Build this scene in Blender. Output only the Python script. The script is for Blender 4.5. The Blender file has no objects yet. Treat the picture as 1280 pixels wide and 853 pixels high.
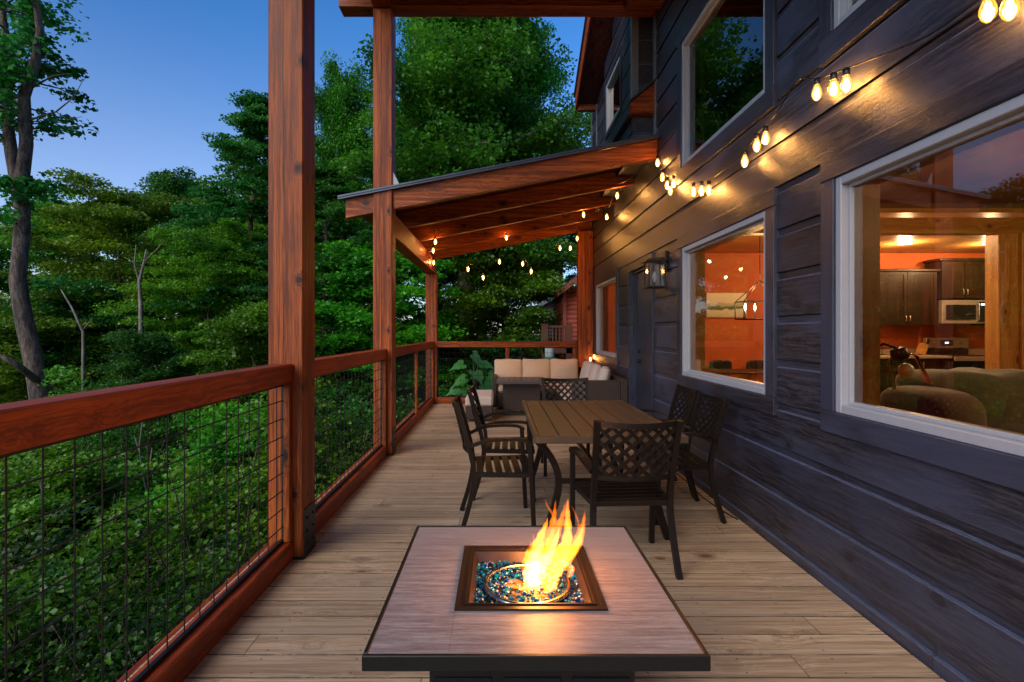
import bpy, math, random
import numpy as np
from mathutils import Vector, Matrix
random.seed(7); rng = np.random.default_rng(11)
S = bpy.context.scene; COL = S.collection
PI = math.pi
# ------------------------------------------------------------------ camera model (pixels of the 1280 px photograph -> world)
F, VX, VY, CH = 650.0, 624.0, 414.0, 1.4
def at(px, py, Y): return Vector(((px-VX)/F*Y, Y, CH-(py-VY)/F*Y))
def atX(px, py, X):
    Y = X*F/(px-VX); return Vector((X, Y, CH-(py-VY)/F*Y))
# ------------------------------------------------------------------ mesh builder
class MB:
    def __init__(s): s.v = []; s.f = []; s.sm = []
    def add(s, vs, fs, smooth=False):
        n = len(s.v); s.v += [tuple(v) for v in vs]
        s.f += [tuple(i+n for i in f) for f in fs]; s.sm += [smooth]*len(fs); return s
    def box(s, x0, x1, y0, y1, z0, z1, b=0.0):
        if x0 > x1: x0, x1 = x1, x0
        if y0 > y1: y0, y1 = y1, y0
        if z0 > z1: z0, z1 = z1, z0
        if b <= 0:
            vs = [(x, y, z) for z in (z0, z1) for y in (y0, y1) for x in (x0, x1)]
            return s.add(vs, [(0,2,3,1),(4,5,7,6),(0,1,5,4),(2,6,7,3),(0,4,6,2),(1,3,7,5)])
        c = Vector(((x0+x1)/2, (y0+y1)/2, (z0+z1)/2)); h = ((x1-x0)/2, (y1-y0)/2, (z1-z0)/2)
        return s.cbox(c, h, Matrix.Identity(3), b)
    def cbox(s, c, h, R, b):            # chamfered oriented box
        b = min(b, min(h)*.9); vs = []; idx = {}
        for sx in (-1, 1):
            for sy in (-1, 1):
                for sz in (-1, 1):
                    for k in range(3):
                        p = [sx*h[0], sy*h[1], sz*h[2]]
                        for j in range(3):
                            if j != k: p[j] -= (sx, sy, sz)[j]*b
                        idx[(sx, sy, sz, k)] = len(vs); vs.append(Vector(c)+R @ Vector(p))
        fs = []
        for k in range(3):
            a, d = [j for j in range(3) if j != k]
            for sg in (-1, 1):
                q = []
                for (u, w) in ((-1,-1),(1,-1),(1,1),(-1,1)):
                    t = [0,0,0]; t[k] = sg; t[a] = u; t[d] = w; q.append(idx[(t[0],t[1],t[2],k)])
                fs.append(tuple(q))
        for k in range(3):
            a, d = [j for j in range(3) if j != k]
            for u in (-1, 1):
                for w in (-1, 1):
                    t0 = [0,0,0]; t1 = [0,0,0]; t0[k] = -1; t1[k] = 1
                    for t in (t0, t1): t[a] = u; t[d] = w
                    fs.append((idx[(*t0, a)], idx[(*t1, a)], idx[(*t1, d)], idx[(*t0, d)]))
        for sx in (-1, 1):
            for sy in (-1, 1):
                for sz in (-1, 1): fs.append((idx[(sx,sy,sz,0)], idx[(sx,sy,sz,1)], idx[(sx,sy,sz,2)]))
        out = []
        C = Vector(c)
        for f in fs:                    # outward winding
            p = [vs[i] for i in f]; n = (p[1]-p[0]).cross(p[2]-p[0]); m = sum(p, Vector())/len(p)
            out.append(f if n.dot(m-C) > 0 else tuple(reversed(f)))
        return s.add(vs, out)
    def bar(s, a, b, w, h, up=(0,0,1), ch=0.0):     # rectangular bar from a to b
        a, b = Vector(a), Vector(b); d = (b-a).normalized(); u = Vector(up)
        if abs(d.dot(u)) > .98: u = Vector((0,1,0))
        x = d.cross(u).normalized(); z = x.cross(d)
        R = Matrix((x, d, z)).transposed()
        return s.cbox((a+b)/2, (w/2, (b-a).length/2, h/2), R, ch if ch > 0 else min(w, h)*.06)
    def sweep(s, pts, side, w, h):         # rectangular bar bent along a path; w along side
        pts = [Vector(p) for p in pts]; side = Vector(side).normalized(); vs = []; fs = []
        for i, p in enumerate(pts):
            d = (pts[min(i+1, len(pts)-1)]-pts[max(i-1, 0)]).normalized(); sd = (side-d*side.dot(d)).normalized(); u = d.cross(sd)
            for a, b in ((-1,-1),(1,-1),(1,1),(-1,1)): vs.append(p+sd*a*w/2+u*b*h/2)
        for i in range(len(pts)-1):
            for k in range(4): fs.append((i*4+k, i*4+(k+1) % 4, i*4+4+(k+1) % 4, i*4+4+k))
        n = len(vs); fs += [(3,2,1,0), (n-4,n-3,n-2,n-1)]; return s.add(vs, fs)
    def tube(s, pts, r, n=8, cap=True, smooth=True):
        pts = [Vector(p) for p in pts]; rr = r if hasattr(r, '__len__') else [r]*len(pts)
        vs = []; fs = []; prev = None
        for i, p in enumerate(pts):
            d = (pts[min(i+1, len(pts)-1)]-pts[max(i-1, 0)]).normalized()
            if prev is None:
                x = d.orthogonal().normalized()
            else:
                x = prev-d*prev.dot(d)
                x = x.normalized() if x.length > 1e-6 else d.orthogonal().normalized()
            prev = x; y = d.cross(x)
            for k in range(n):
                t = 2*PI*k/n; vs.append(p+(x*math.cos(t)+y*math.sin(t))*rr[i])
        for i in range(len(pts)-1):
            for k in range(n):
                a = i*n+k; b = i*n+(k+1) % n; fs.append((a, b, b+n, a+n))
        s.add(vs, fs, smooth)
        if cap:
            m = len(s.v)-len(vs)
            s.f += [tuple(m+k for k in reversed(range(n))), tuple(m+len(vs)-n+k for k in range(n))]; s.sm += [False]*2
        return s
    def lathe(s, prof, c=(0,0,0), n=16, smooth=True, R=None):
        c = Vector(c); vs = []; fs = []
        for (r, z) in prof:
            for k in range(n):
                t = 2*PI*k/n; p = Vector((r*math.cos(t), r*math.sin(t), z)); vs.append(c+(R @ p if R else p))
        for i in range(len(prof)-1):
            for k in range(n):
                a = i*n+k; b = i*n+(k+1) % n; fs.append((a, b, b+n, a+n))
        s.add(vs, fs, smooth); m = len(s.v)-len(vs)
        s.f += [tuple(m+k for k in reversed(range(n))), tuple(m+len(vs)-n+k for k in range(n))]; s.sm += [False]*2
        return s
    def blob(s, c, h, e=.35, n=14, R=None, fn=None):   # super-ellipsoid, pillow-like
        vs = []; fs = []; c = Vector(c)
        sp = lambda v, p: math.copysign(abs(v)**p, v)
        for i in range(n+1):
            ph = -PI/2+PI*i/n
            for k in range(2*n):
                t = 2*PI*k/(2*n)
                p = Vector((h[0]*sp(math.cos(ph), e)*sp(math.cos(t), e), h[1]*sp(math.cos(ph), e)*sp(math.sin(t), e), h[2]*sp(math.sin(ph), e)))
                if fn: p = fn(p)
                vs.append(c+(R @ p if R else p))
        for i in range(n):
            for k in range(2*n):
                a = i*2*n+k; b = i*2*n+(k+1) % (2*n); fs.append((a, b, b+2*n, a+2*n))
        return s.add(vs, fs, True)
    def prism(s, poly, axis, a, b):     # extrude 2D polygon along axis
        def P(u, v, w): return {'x': (w,u,v), 'y': (u,w,v), 'z': (u,v,w)}[axis]
        n = len(poly); vs = [P(u, v, a) for u, v in poly]+[P(u, v, b) for u, v in poly]
        return s.add(vs, [tuple(range(n)), tuple(reversed(range(n, 2*n)))]+[(i, i+n, (i+1) % n+n, (i+1) % n) for i in range(n)])
    def build(s, name, m, parent=None):
        me = bpy.data.meshes.new(name); me.from_pydata(s.v, [], s.f); me.validate()
        if len(me.polygons) == len(s.sm): me.polygons.foreach_set('use_smooth', s.sm)
        import bmesh
        bm = bmesh.new(); bm.from_mesh(me); bmesh.ops.recalc_face_normals(bm, faces=bm.faces); bm.to_mesh(me); bm.free()
        me.materials.append(m)
        o = bpy.data.objects.new(name, me); COL.objects.link(o)
        if parent is not None: o.parent = parent
        return o
def np_mesh(name, verts, faces, mat, parent=None, smooth=False):
    me = bpy.data.meshes.new(name); k = faces.shape[1]
    me.vertices.add(len(verts)); me.vertices.foreach_set('co', verts.astype(np.float32).ravel())
    me.loops.add(faces.size); me.loops.foreach_set('vertex_index', faces.astype(np.int32).ravel())
    me.polygons.add(len(faces)); me.polygons.foreach_set('loop_start', np.arange(0, faces.size, k, dtype=np.int32))
    me.polygons.foreach_set('loop_total', np.full(len(faces), k, dtype=np.int32))
    me.update(calc_edges=True); me.materials.append(mat)
    if smooth: me.polygons.foreach_set('use_smooth', np.ones(len(faces), dtype=bool))
    o = bpy.data.objects.new(name, me); COL.objects.link(o)
    if parent is not None: o.parent = parent
    return o
def tag(o, label=None, cat=None, group=None, kind=None):
    if label: o['label'] = label
    if cat: o['category'] = cat
    if group: o['group'] = group
    if kind: o['kind'] = kind
    return o
def thing(name, loc, label, cat, group=None, rz=0, kind=None):
    o = bpy.data.objects.new(name, None); COL.objects.link(o); o.location = loc; o.rotation_euler = (0, 0, rz)
    o.empty_display_size = .1
    return tag(o, label, cat, group, kind)
def kids(o): return [c for c in bpy.data.objects if c.parent is o]
def dup(root, loc, rz=None, label=None, scale=None):
    def cp(o, par):
        c = o.copy(); COL.objects.link(c); c.parent = par
        for ch in kids(o): cp(ch, c)
        return c
    r = cp(root, None); r.location = loc
    if rz is not None: r.rotation_euler = (0, 0, rz)
    if label: r['label'] = label
    if scale: r.scale = (scale,)*3 if not hasattr(scale, '__len__') else scale
    return r
class Off:                               # shifts world-space coordinates into a thing's local frame
    pass
def W(mb, origin):                       # world coordinates -> local of an unrotated thing
    ox, oy, oz = origin; mb.v = [(x-ox, y-oy, z-oz) for x, y, z in mb.v]; return mb
# ------------------------------------------------------------------ materials
MAT = {}
def nt(name):
    m = bpy.data.materials.new(name); m.use_nodes = True; t = m.node_tree; t.nodes.clear()
    out = t.nodes.new('ShaderNodeOutputMaterial'); MAT[name] = m
    return m, t, out
def N(t, typ, **kw):
    n = t.nodes.new(typ)
    for k, v in kw.items():
        if k.startswith('_'): setattr(n, k[1:], v)
        else:
            n.inputs[k.replace('__', ' ')].default_value = v
    return n
def ramp(t, src, stops):
    r = t.nodes.new('ShaderNodeValToRGB'); e = r.color_ramp.elements
    e[0].position, e[0].color = stops[0][0], (*stops[0][1], 1); e[1].position, e[1].color = stops[-1][0], (*stops[-1][1], 1)
    for p, c in stops[1:-1]:
        q = e.new(p); q.color = (*c, 1)
    t.links.new(src, r.inputs[0]); return r.outputs[0]
def mth(t, op, a, b=None, c=None):
    n = t.nodes.new('ShaderNodeMath'); n.operation = op
    for i, v in enumerate((a, b, c)):
        if v is None: continue
        if hasattr(v, 'is_linked') or hasattr(v, 'links'): t.links.new(v, n.inputs[i])
        else: n.inputs[i].default_value = v
    return n.outputs[0]
def mixc(t, f, a, b, mode='MIX'):
    n = t.nodes.new('ShaderNodeMix'); n.data_type = 'RGBA'; n.blend_type = mode
    for s, v in ((n.inputs[0], f), (n.inputs[6], a), (n.inputs[7], b)):
        if hasattr(v, 'links'): t.links.new(v, s)
        elif isinstance(v, (int, float)): s.default_value = v
        else: s.default_value = (*v, 1)
    return n.outputs[2]
def wood(name, axis, c1, c2, crack=None, spec=.5, screws=None, seam=None, whorl=0, kr=(.12,.24), kalong=3.4, few_=.5, rough=.5, gs=14, knots=1.0, boards=None, bump=.15, blotch=None, coat=0, tone=.35, knotc=(.02,.008,.004), along=.5, kscale=1.0):
    m, t, out = nt(name); L = t.links.new
    tc = t.nodes.new('ShaderNodeTexCoord'); oi = t.nodes.new('ShaderNodeObjectInfo')
    sep = t.nodes.new('ShaderNodeSeparateXYZ'); L(tc.outputs['Object'], sep.inputs[0])
    comp = [sep.outputs[i] for i in range(3)]; ax = 'xyz'.index(axis)
    rnd = oi.outputs['Random']; tonev = rnd
    if boards:
        bax, pitch, off = boards
        idx = mth(t, 'FLOOR', mth(t, 'DIVIDE', mth(t, 'SUBTRACT', comp['xyz'.index(bax)], off), pitch))
        # broken into lengths along the grain
        wn0 = N(t, 'ShaderNodeTexWhiteNoise', _noise_dimensions='1D'); L(idx, wn0.inputs['W'])
        seg = mth(t, 'FLOOR', mth(t, 'DIVIDE', mth(t, 'ADD', comp[ax], mth(t, 'MULTIPLY', wn0.outputs['Value'], 4.9)), 3.6))
        wn = N(t, 'ShaderNodeTexWhiteNoise', _noise_dimensions='2D')
        cx = t.nodes.new('ShaderNodeCombineXYZ'); L(idx, cx.inputs[0]); L(seg, cx.inputs[1]); L(cx.outputs[0], wn.inputs['Vector'])
        tonev = wn.outputs['Value']
        fr_ = mth(t, 'FRACT', mth(t, 'DIVIDE', mth(t, 'ADD', comp[ax], mth(t, 'MULTIPLY', wn0.outputs['Value'], 4.9)), 3.6)); joint = mth(t, 'LESS_THAN', fr_, .0011)
    comp[ax] = mth(t, 'ADD', comp[ax], mth(t, 'MULTIPLY', tonev, 37.0))
    if not boards: comp[(ax+1) % 3] = mth(t, 'ADD', comp[(ax+1) % 3], mth(t, 'MULTIPLY', rnd, 11.0))
    base = t.nodes.new('ShaderNodeCombineXYZ')
    for i in range(3): L(comp[i], base.inputs[i])
    # knots
    def scaled(sa, so):
        mp = t.nodes.new('ShaderNodeMapping'); sc = [so]*3; sc[ax] = sa; mp.inputs['Scale'].default_value = sc
        L(base.outputs[0], mp.inputs[0]); return mp.outputs[0]
    vo = N(t, 'ShaderNodeTexVoronoi', Scale=1.0, Randomness=1.0); L(scaled(kalong*kscale, 5.5*kscale), vo.inputs['Vector'])
    kd = vo.outputs['Distance']
    if whorl:                              # knots grow in rings round the stem, one ring every 0.6 m or so
        q_ = mth(t, 'ADD', sep.outputs[0], mth(t, 'MULTIPLY', sep.outputs[1], 1.35)); zz_ = mth(t, 'ADD', mth(t, 'DIVIDE', sep.outputs[2], whorl), mth(t, 'MULTIPLY', rnd, 9.0))
        zi_, zf_ = mth(t, 'FLOOR', zz_), mth(t, 'FRACT', zz_); ds = []
        for kk in (0, 1, 2):
            wnk = N(t, 'ShaderNodeTexWhiteNoise', _noise_dimensions='1D'); L(mth(t, 'ADD', zi_, 31.7*kk+.37), wnk.inputs['W']); sc_k = N(t, 'ShaderNodeSeparateColor'); L(wnk.outputs['Color'], sc_k.inputs[0])
            cx_ = mth(t, 'ADD', mth(t, 'MULTIPLY', sc_k.outputs[0], .09), (-.09, .0, .16)[kk]); cz_ = mth(t, 'ADD', mth(t, 'MULTIPLY', sc_k.outputs[1], .08), .46)
            a_ = mth(t, 'DIVIDE', mth(t, 'SUBTRACT', q_, cx_), .019); b_ = mth(t, 'DIVIDE', mth(t, 'MULTIPLY', mth(t, 'SUBTRACT', zf_, cz_), whorl), .024)
            ds.append(mth(t, 'SQRT', mth(t, 'ADD', mth(t, 'MULTIPLY', a_, a_), mth(t, 'MULTIPLY', b_, b_))))
        kd = mth(t, 'MULTIPLY', mth(t, 'MINIMUM', mth(t, 'MINIMUM', ds[0], ds[1]), ds[2]), .2)
    pull = mth(t, 'MULTIPLY', mth(t, 'POWER', mth(t, 'SUBTRACT', 1.0, mth(t, 'MINIMUM', kd, 1.0)), 5.0), .55*knots)
    gv = t.nodes.new('ShaderNodeVectorMath'); gv.operation = 'ADD'; L(scaled(along, gs), gv.inputs[0])
    cc = t.nodes.new('ShaderNodeCombineXYZ')
    for i in range(3): L(mth(t, 'MULTIPLY', pull, 6.0 if i != ax else 1.0), cc.inputs[i])
    L(cc.outputs[0], gv.inputs[1])
    n1 = N(t, 'ShaderNodeTexNoise', Scale=1.0, Detail=5.0, Roughness=.62); L(gv.outputs[0], n1.inputs['Vector'])
    n2 = N(t, 'ShaderNodeTexNoise', Scale=6.0, Detail=3.0, Roughness=.7); L(gv.outputs[0], n2.inputs['Vector'])
    n3 = N(t, 'ShaderNodeTexNoise', Scale=1.0, Detail=3.0); L(scaled(.9, 2.6), n3.inputs['Vector'])
    g = mth(t, 'ADD', mth(t, 'MULTIPLY', n1.outputs[0], .55), mth(t, 'MULTIPLY', n2.outputs[0], .45))
    col = ramp(t, g, [(.36, tuple(v*.75 for v in c2)), (.46, c2), (.53, tuple((a+b)/2 for a, b in zip(c1, c2))), (.64, c1)])
    if blotch: col = mixc(t, mth(t, 'MULTIPLY', ramp_val(t, n3.outputs[0], .42, .68), blotch[1]), col, blotch[0])
    else: col = mixc(t, mth(t, 'MULTIPLY', ramp_val(t, n3.outputs[0], .45, .75), .35), col, c2)
    tv = mth(t, 'ADD', mth(t, 'MULTIPLY', tonev, tone), 1-tone*.5)
    hs = N(t, 'ShaderNodeHueSaturation'); L(tv, hs.inputs['Value']); L(col, hs.inputs['Color']); col = hs.outputs[0]
    if knots > 0:
        wn2 = N(t, 'ShaderNodeSeparateColor'); L(vo.outputs['Color'], wn2.inputs[0])
        few = mth(t, 'GREATER_THAN', wn2.outputs[0], few_)
        kdn = mth(t, 'ADD', kd, mth(t, 'MULTIPLY', mth(t, 'SUBTRACT', g, .5), .25))
        halo = mth(t, 'MULTIPLY', mth(t, 'SUBTRACT', 1.0, ramp_val(t, kdn, kr[0], kr[1]*1.5)), .45)
        core = mth(t, 'SUBTRACT', 1.0, ramp_val(t, kdn, kr[0]*.9, kr[0]*1.25))
        km = mth(t, 'MULTIPLY', mth(t, 'MULTIPLY', mth(t, 'MAXIMUM', halo, core), few), min(1, .95*knots))
        col = mixc(t, km, col, knotc)
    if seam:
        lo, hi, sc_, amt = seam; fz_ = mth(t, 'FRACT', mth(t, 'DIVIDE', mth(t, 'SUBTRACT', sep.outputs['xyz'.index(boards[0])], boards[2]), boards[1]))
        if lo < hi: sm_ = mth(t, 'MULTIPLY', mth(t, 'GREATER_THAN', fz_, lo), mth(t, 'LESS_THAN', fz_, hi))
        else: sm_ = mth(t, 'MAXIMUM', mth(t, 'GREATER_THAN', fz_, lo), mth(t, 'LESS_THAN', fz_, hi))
        glint_or_dirt = mth(t, 'MULTIPLY', sm_, mth(t, 'MULTIPLY', ramp_val(t, n2.outputs[0], .30, .55), amt)); col = mixc(t, glint_or_dirt, col, sc_)  # siding: sky-lit ledge put into the colour; decking: dirt along the gaps
    if screws:
        fx_ = mth(t, 'MULTIPLY', mth(t, 'ABSOLUTE', mth(t, 'SUBTRACT', mth(t, 'FRACT', mth(t, 'DIVIDE', sep.outputs[ax], screws)), .5)), screws)
        fb_ = mth(t, 'FRACT', mth(t, 'DIVIDE', mth(t, 'SUBTRACT', sep.outputs['xyz'.index(boards[0])], boards[2]), boards[1]))
        fy_ = mth(t, 'MULTIPLY', mth(t, 'ABSOLUTE', mth(t, 'SUBTRACT', mth(t, 'ABSOLUTE', mth(t, 'SUBTRACT', fb_, .5)), .3)), boards[1])
        dd_ = mth(t, 'SQRT', mth(t, 'ADD', mth(t, 'MULTIPLY', fx_, fx_), mth(t, 'MULTIPLY', fy_, fy_))); col = mixc(t, mth(t, 'MULTIPLY', mth(t, 'LESS_THAN', dd_, .0048), .8), col, (.05,.04,.035))
    if boards: col = mixc(t, mth(t, 'MULTIPLY', joint, .85), col, (.006,.005,.005))
    if crack is not None:
        n5 = N(t, 'ShaderNodeTexNoise', Scale=2.2, Detail=4.0); L(tc.outputs['Object'], n5.inputs['Vector'])
        dx = mth(t, 'ABSOLUTE', mth(t, 'SUBTRACT', sep.outputs[0], mth(t, 'ADD', crack, mth(t, 'MULTIPLY', n5.outputs[0], .035))))
        thin = mth(t, 'MULTIPLY', mth(t, 'SUBTRACT', 1.0, ramp_val(t, dx, .0012, .0038)), ramp_val(t, n3.outputs[0], .36, .44)); col = mixc(t, thin, col, (.012,.005,.003))
    bs = N(t, 'ShaderNodeBsdfPrincipled', Roughness=rough); L(col, bs.inputs['Base Color'])
    bs.inputs['Specular IOR Level'].default_value = spec
    if coat: bs.inputs['Coat Weight'].default_value = coat; bs.inputs['Coat Roughness'].default_value = .25
    L(mth(t, 'ADD', mth(t, 'MULTIPLY', g, .35), rough-.17), bs.inputs['Roughness'])
    bp = N(t, 'ShaderNodeBump', Strength=bump, Distance=.01); L(g, bp.inputs['Height']); L(bp.outputs[0], bs.inputs['Normal'])
    L(bs.outputs[0], out.inputs[0]); return m
def ramp_val(t, v, a, b):
    n = t.nodes.new('ShaderNodeMapRange'); n.inputs[1].default_value = a; n.inputs[2].default_value = b
    n.interpolation_type = 'SMOOTHSTEP'; t.links.new(v, n.inputs[0]); return n.outputs[0]
def plain(name, col, rough=.5, metal=0, var=.12, scale=30, bump=0, emit=None, es=0, spec=.5, sheen=0):
    m, t, out = nt(name); L = t.links.new
    tc = t.nodes.new('ShaderNodeTexCoord'); n = N(t, 'ShaderNodeTexNoise', Scale=scale, Detail=4.0, Roughness=.6); L(tc.outputs['Object'], n.inputs['Vector'])
    c = ramp(t, n.outputs[0], [(.3, tuple(x*(1-var) for x in col)), (.7, tuple(min(1, x*(1+var)) for x in col))])
    bs = N(t, 'ShaderNodeBsdfPrincipled', Metallic=metal, Roughness=rough); L(c, bs.inputs['Base Color'])
    bs.inputs['Specular IOR Level'].default_value = spec
    if sheen: bs.inputs['Sheen Weight'].default_value = sheen
    L(mth(t, 'ADD', mth(t, 'MULTIPLY', n.outputs[0], .2), rough-.1), bs.inputs['Roughness'])
    if bump:
        bp = N(t, 'ShaderNodeBump', Strength=bump, Distance=.004); L(n.outputs[0], bp.inputs['Height']); L(bp.outputs[0], bs.inputs['Normal'])
    if emit: bs.inputs['Emission Color'].default_value = (*emit, 1); bs.inputs['Emission Strength'].default_value = es
    L(bs.outputs[0], out.inputs[0]); return m
def glass(name, ior=1.5, tint=(1,1,1), rough=0.0, glow=None):
    m, t, out = nt(name); L = t.links.new
    fr = N(t, 'ShaderNodeFresnel', IOR=ior); tr = N(t, 'ShaderNodeBsdfTransparent'); tr.inputs[0].default_value = (*tint, 1)
    gl = N(t, 'ShaderNodeBsdfGlossy', Roughness=rough); mx = t.nodes.new('ShaderNodeMixShader')
    L(fr.outputs[0], mx.inputs[0]); L(tr.outputs[0], mx.inputs[1]); L(gl.outputs[0], mx.inputs[2])
    if glow:
        ad = t.nodes.new('ShaderNodeAddShader'); e = N(t, 'ShaderNodeEmission', Strength=glow[1]); e.inputs[0].default_value = (*glow[0], 1)
        L(mx.outputs[0], ad.inputs[0]); L(e.outputs[0], ad.inputs[1]); L(ad.outputs[0], out.inputs[0])
    else: L(mx.outputs[0], out.inputs[0])
    return m
def emissive(name, col, s):
    m, t, out = nt(name); e = N(t, 'ShaderNodeEmission', Strength=s); e.inputs[0].default_value = (*col, 1)
    t.links.new(e.outputs[0], out.inputs[0]); return m
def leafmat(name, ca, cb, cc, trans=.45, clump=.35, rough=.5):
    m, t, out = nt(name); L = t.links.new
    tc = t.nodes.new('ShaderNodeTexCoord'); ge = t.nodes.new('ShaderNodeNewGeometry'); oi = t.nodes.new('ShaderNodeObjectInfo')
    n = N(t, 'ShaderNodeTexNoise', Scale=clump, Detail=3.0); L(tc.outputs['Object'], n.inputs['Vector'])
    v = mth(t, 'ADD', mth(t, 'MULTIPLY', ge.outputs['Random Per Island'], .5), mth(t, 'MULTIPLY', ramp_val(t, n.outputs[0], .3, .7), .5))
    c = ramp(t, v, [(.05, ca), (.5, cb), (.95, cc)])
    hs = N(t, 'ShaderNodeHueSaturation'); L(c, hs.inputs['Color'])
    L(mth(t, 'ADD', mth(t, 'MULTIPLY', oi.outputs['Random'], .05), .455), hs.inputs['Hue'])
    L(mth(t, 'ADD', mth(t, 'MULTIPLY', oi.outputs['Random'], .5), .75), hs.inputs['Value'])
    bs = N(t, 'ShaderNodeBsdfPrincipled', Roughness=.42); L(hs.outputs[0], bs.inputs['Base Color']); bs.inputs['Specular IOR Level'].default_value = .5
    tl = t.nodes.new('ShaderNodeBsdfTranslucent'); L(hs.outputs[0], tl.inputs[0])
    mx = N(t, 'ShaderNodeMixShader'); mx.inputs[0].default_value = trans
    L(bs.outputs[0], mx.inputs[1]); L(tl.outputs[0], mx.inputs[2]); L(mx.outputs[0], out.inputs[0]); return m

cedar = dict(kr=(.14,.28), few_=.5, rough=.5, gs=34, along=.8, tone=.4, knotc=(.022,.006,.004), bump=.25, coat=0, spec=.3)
RED1, RED2 = (.46, .105, .013), (.13, .024, .003)
w_z = wood('stained_wood_upright', 'z', RED1, RED2, **cedar)
w_post = wood('stained_post_timber', 'z', RED1, RED2, crack=-.03, **{**cedar, 'kscale': .9, 'kalong': 3.2, 'kr': (.17,.36), 'few_': -1, 'whorl': .66})
w_y = wood('stained_wood_lengthwise', 'y', (.43,.070,.009), (.17,.022,.003), **cedar)
w_x = wood('stained_wood_crosswise', 'x', RED1, RED2, **cedar)
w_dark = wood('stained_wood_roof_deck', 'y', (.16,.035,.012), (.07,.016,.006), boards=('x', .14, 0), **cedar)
SID0, PITCH = -.174, .278
sid = dict(rough=.34, gs=60, along=3.2, knots=.8, few_=.35, bump=.45, tone=.45, blotch=((.052,.060,.105), .75), knotc=(.012,.012,.018), coat=.12)
siding = wood('slate_stained_siding', 'y', (.066,.060,.074), (.012,.012,.020), boards=('z', PITCH, SID0), screws=.812, seam=(.815, .85, (.13,.15,.24), .9), **sid)  # seam paints the sky-lit lap ledge as a lighter blue line
trimw = wood('slate_stained_trim', 'y', (.046,.044,.062), (.018,.018,.030), **sid)
trimz = wood('slate_stained_trim_upright', 'z', (.046,.044,.062), (.018,.018,.030), **sid)
deckw = wood('weathered_pine_decking', 'x', (.64,.48,.32), (.36,.245,.15), screws=.406, seam=(.965, .035, (.075,.045,.025), .85), rough=.62, gs=40, knots=.9, boards=('y', .15, 0.0), bump=.35, tone=.32,
             blotch=((.46,.35,.25), .5), knotc=(.12,.06,.03), along=.7)
pinein = wood('honey_pine', 'z', (.62,.34,.10), (.42,.19,.045), rough=.4, tone=.2, knotc=(.16,.05,.015), bump=.05)
pinex = wood('honey_pine_boards', 'x', (.62,.34,.10), (.42,.19,.045), rough=.38, tone=.25, boards=('y', .14, 0), knotc=(.16,.05,.015), bump=.05)
tilew = wood('wood_look_tile', 'x', (.37,.335,.35), (.21,.178,.19), rough=.42, gs=80, knots=.1, tone=.1, bump=.12, along=5.0, knotc=(.14,.08,.07), blotch=((.30,.25,.26), .5))
cabw = wood('espresso_cabinet_wood', 'z', (.036,.016,.008), (.018,.008,.004), rough=.35, tone=.1, knots=0, bump=.05)
vinyl = plain('white_vinyl', (.40,.41,.45), .4, var=.03)
blackm = plain('black_powder_coat', (.012,.011,.011), .42, .3, var=.2, scale=80)
bronze = plain('dark_bronze_metal', (.022,.015,.011), .4, .6, var=.25, scale=60, bump=.15)
bronze_top = plain('brown_slat_metal', (.095,.060,.036), .38, .25, var=.2, scale=8, bump=.1)
greyslat = plain('grey_slat_metal', (.085,.085,.095), .4, .2, var=.15, scale=12)
panbronze = plain('burner_pan_bronze', (.035,.02,.015), .38, .5, var=.2, scale=20)
ringsteel = plain('polished_ring_steel', (.42,.38,.36), .22, 1.0)
steel = plain('stainless_steel', (.60,.56,.50), .32, .7, var=.1, scale=10)
cushion = plain('tan_cushion_fabric', (.62,.44,.30), .85, var=.08, scale=60, bump=.3, sheen=.2)
cushion2 = plain('pale_cushion_fabric', (.62,.50,.42), .85, var=.06, scale=60, bump=.3, sheen=.2)
mesh_black = plain('black_mesh_wire', (.012,.012,.013), .5, .4)
roofmetal = plain('dark_metal_roofing', (.085,.095,.12), .35, .6, var=.1, scale=5)
orangewall = plain('burnt_orange_paint', (.45,.085,.012), .7, var=.08, scale=3)
darkplastic = plain('black_plastic', (.01,.01,.01), .3, var=.1)
granite = plain('speckled_granite', (.42,.33,.23), .25, var=.55, scale=120)
olive = plain('olive_plush_throw', (.034,.030,.004), .95, var=.6, scale=9, bump=.8, sheen=.5)
suede = plain('brown_suede', (.055,.028,.013), .9, var=.3, scale=12, bump=.4, sheen=.3)
soil = plain('leaf_litter_soil', (.045,.04,.022), .95, var=.5, scale=3, bump=.8)
bark = wood('grey_brown_bark', 'z', (.21,.16,.13), (.035,.025,.02), rough=.9, gs=20, knots=.3, bump=1.0, tone=.3, along=5.0)
barkpale = wood('pale_bark', 'z', (.27,.24,.21), (.12,.10,.085), rough=.9, gs=6, knots=.3, bump=.8, tone=.2, along=2.0)
redlog = plain('red_log_siding', (.42,.10,.07), .5, var=.15, scale=4)
redroof = plain('red_metal_roof', (.40,.07,.08), .4, .3, var=.1)
browndeck = plain('brown_painted_rail', (.10,.035,.02), .6, var=.2)
pane_g = glass('window_glass', 2.1); bulb_g = glass('bulb_glass', 1.35, (1,.9,.7), glow=((1,.38,.05), .28)); clear_g = glass('clear_lamp_glass', 1.25, (.97,.95,.92))
filament = emissive('glowing_filament', (1, .50, .12), 14); glowglass = emissive('lit_bulb_glow', (1, .42, .07), 9)
emissive('candle_flame_bulb', (1,.62,.25), 60); down_e = emissive('downlight_lens', (1, .72, .36), 30)
foil_a = leafmat('broad_leaf_green', (.014,.105,.012), (.034,.24,.018), (.10,.44,.020), clump=.5)
foil_b = leafmat('yellow_green_leaf', (.034,.17,.012), (.078,.31,.016), (.18,.47,.020), clump=.4)
foil_c = leafmat('deep_green_leaf', (.010,.085,.020), (.020,.18,.034), (.055,.32,.040), clump=.5)
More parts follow.
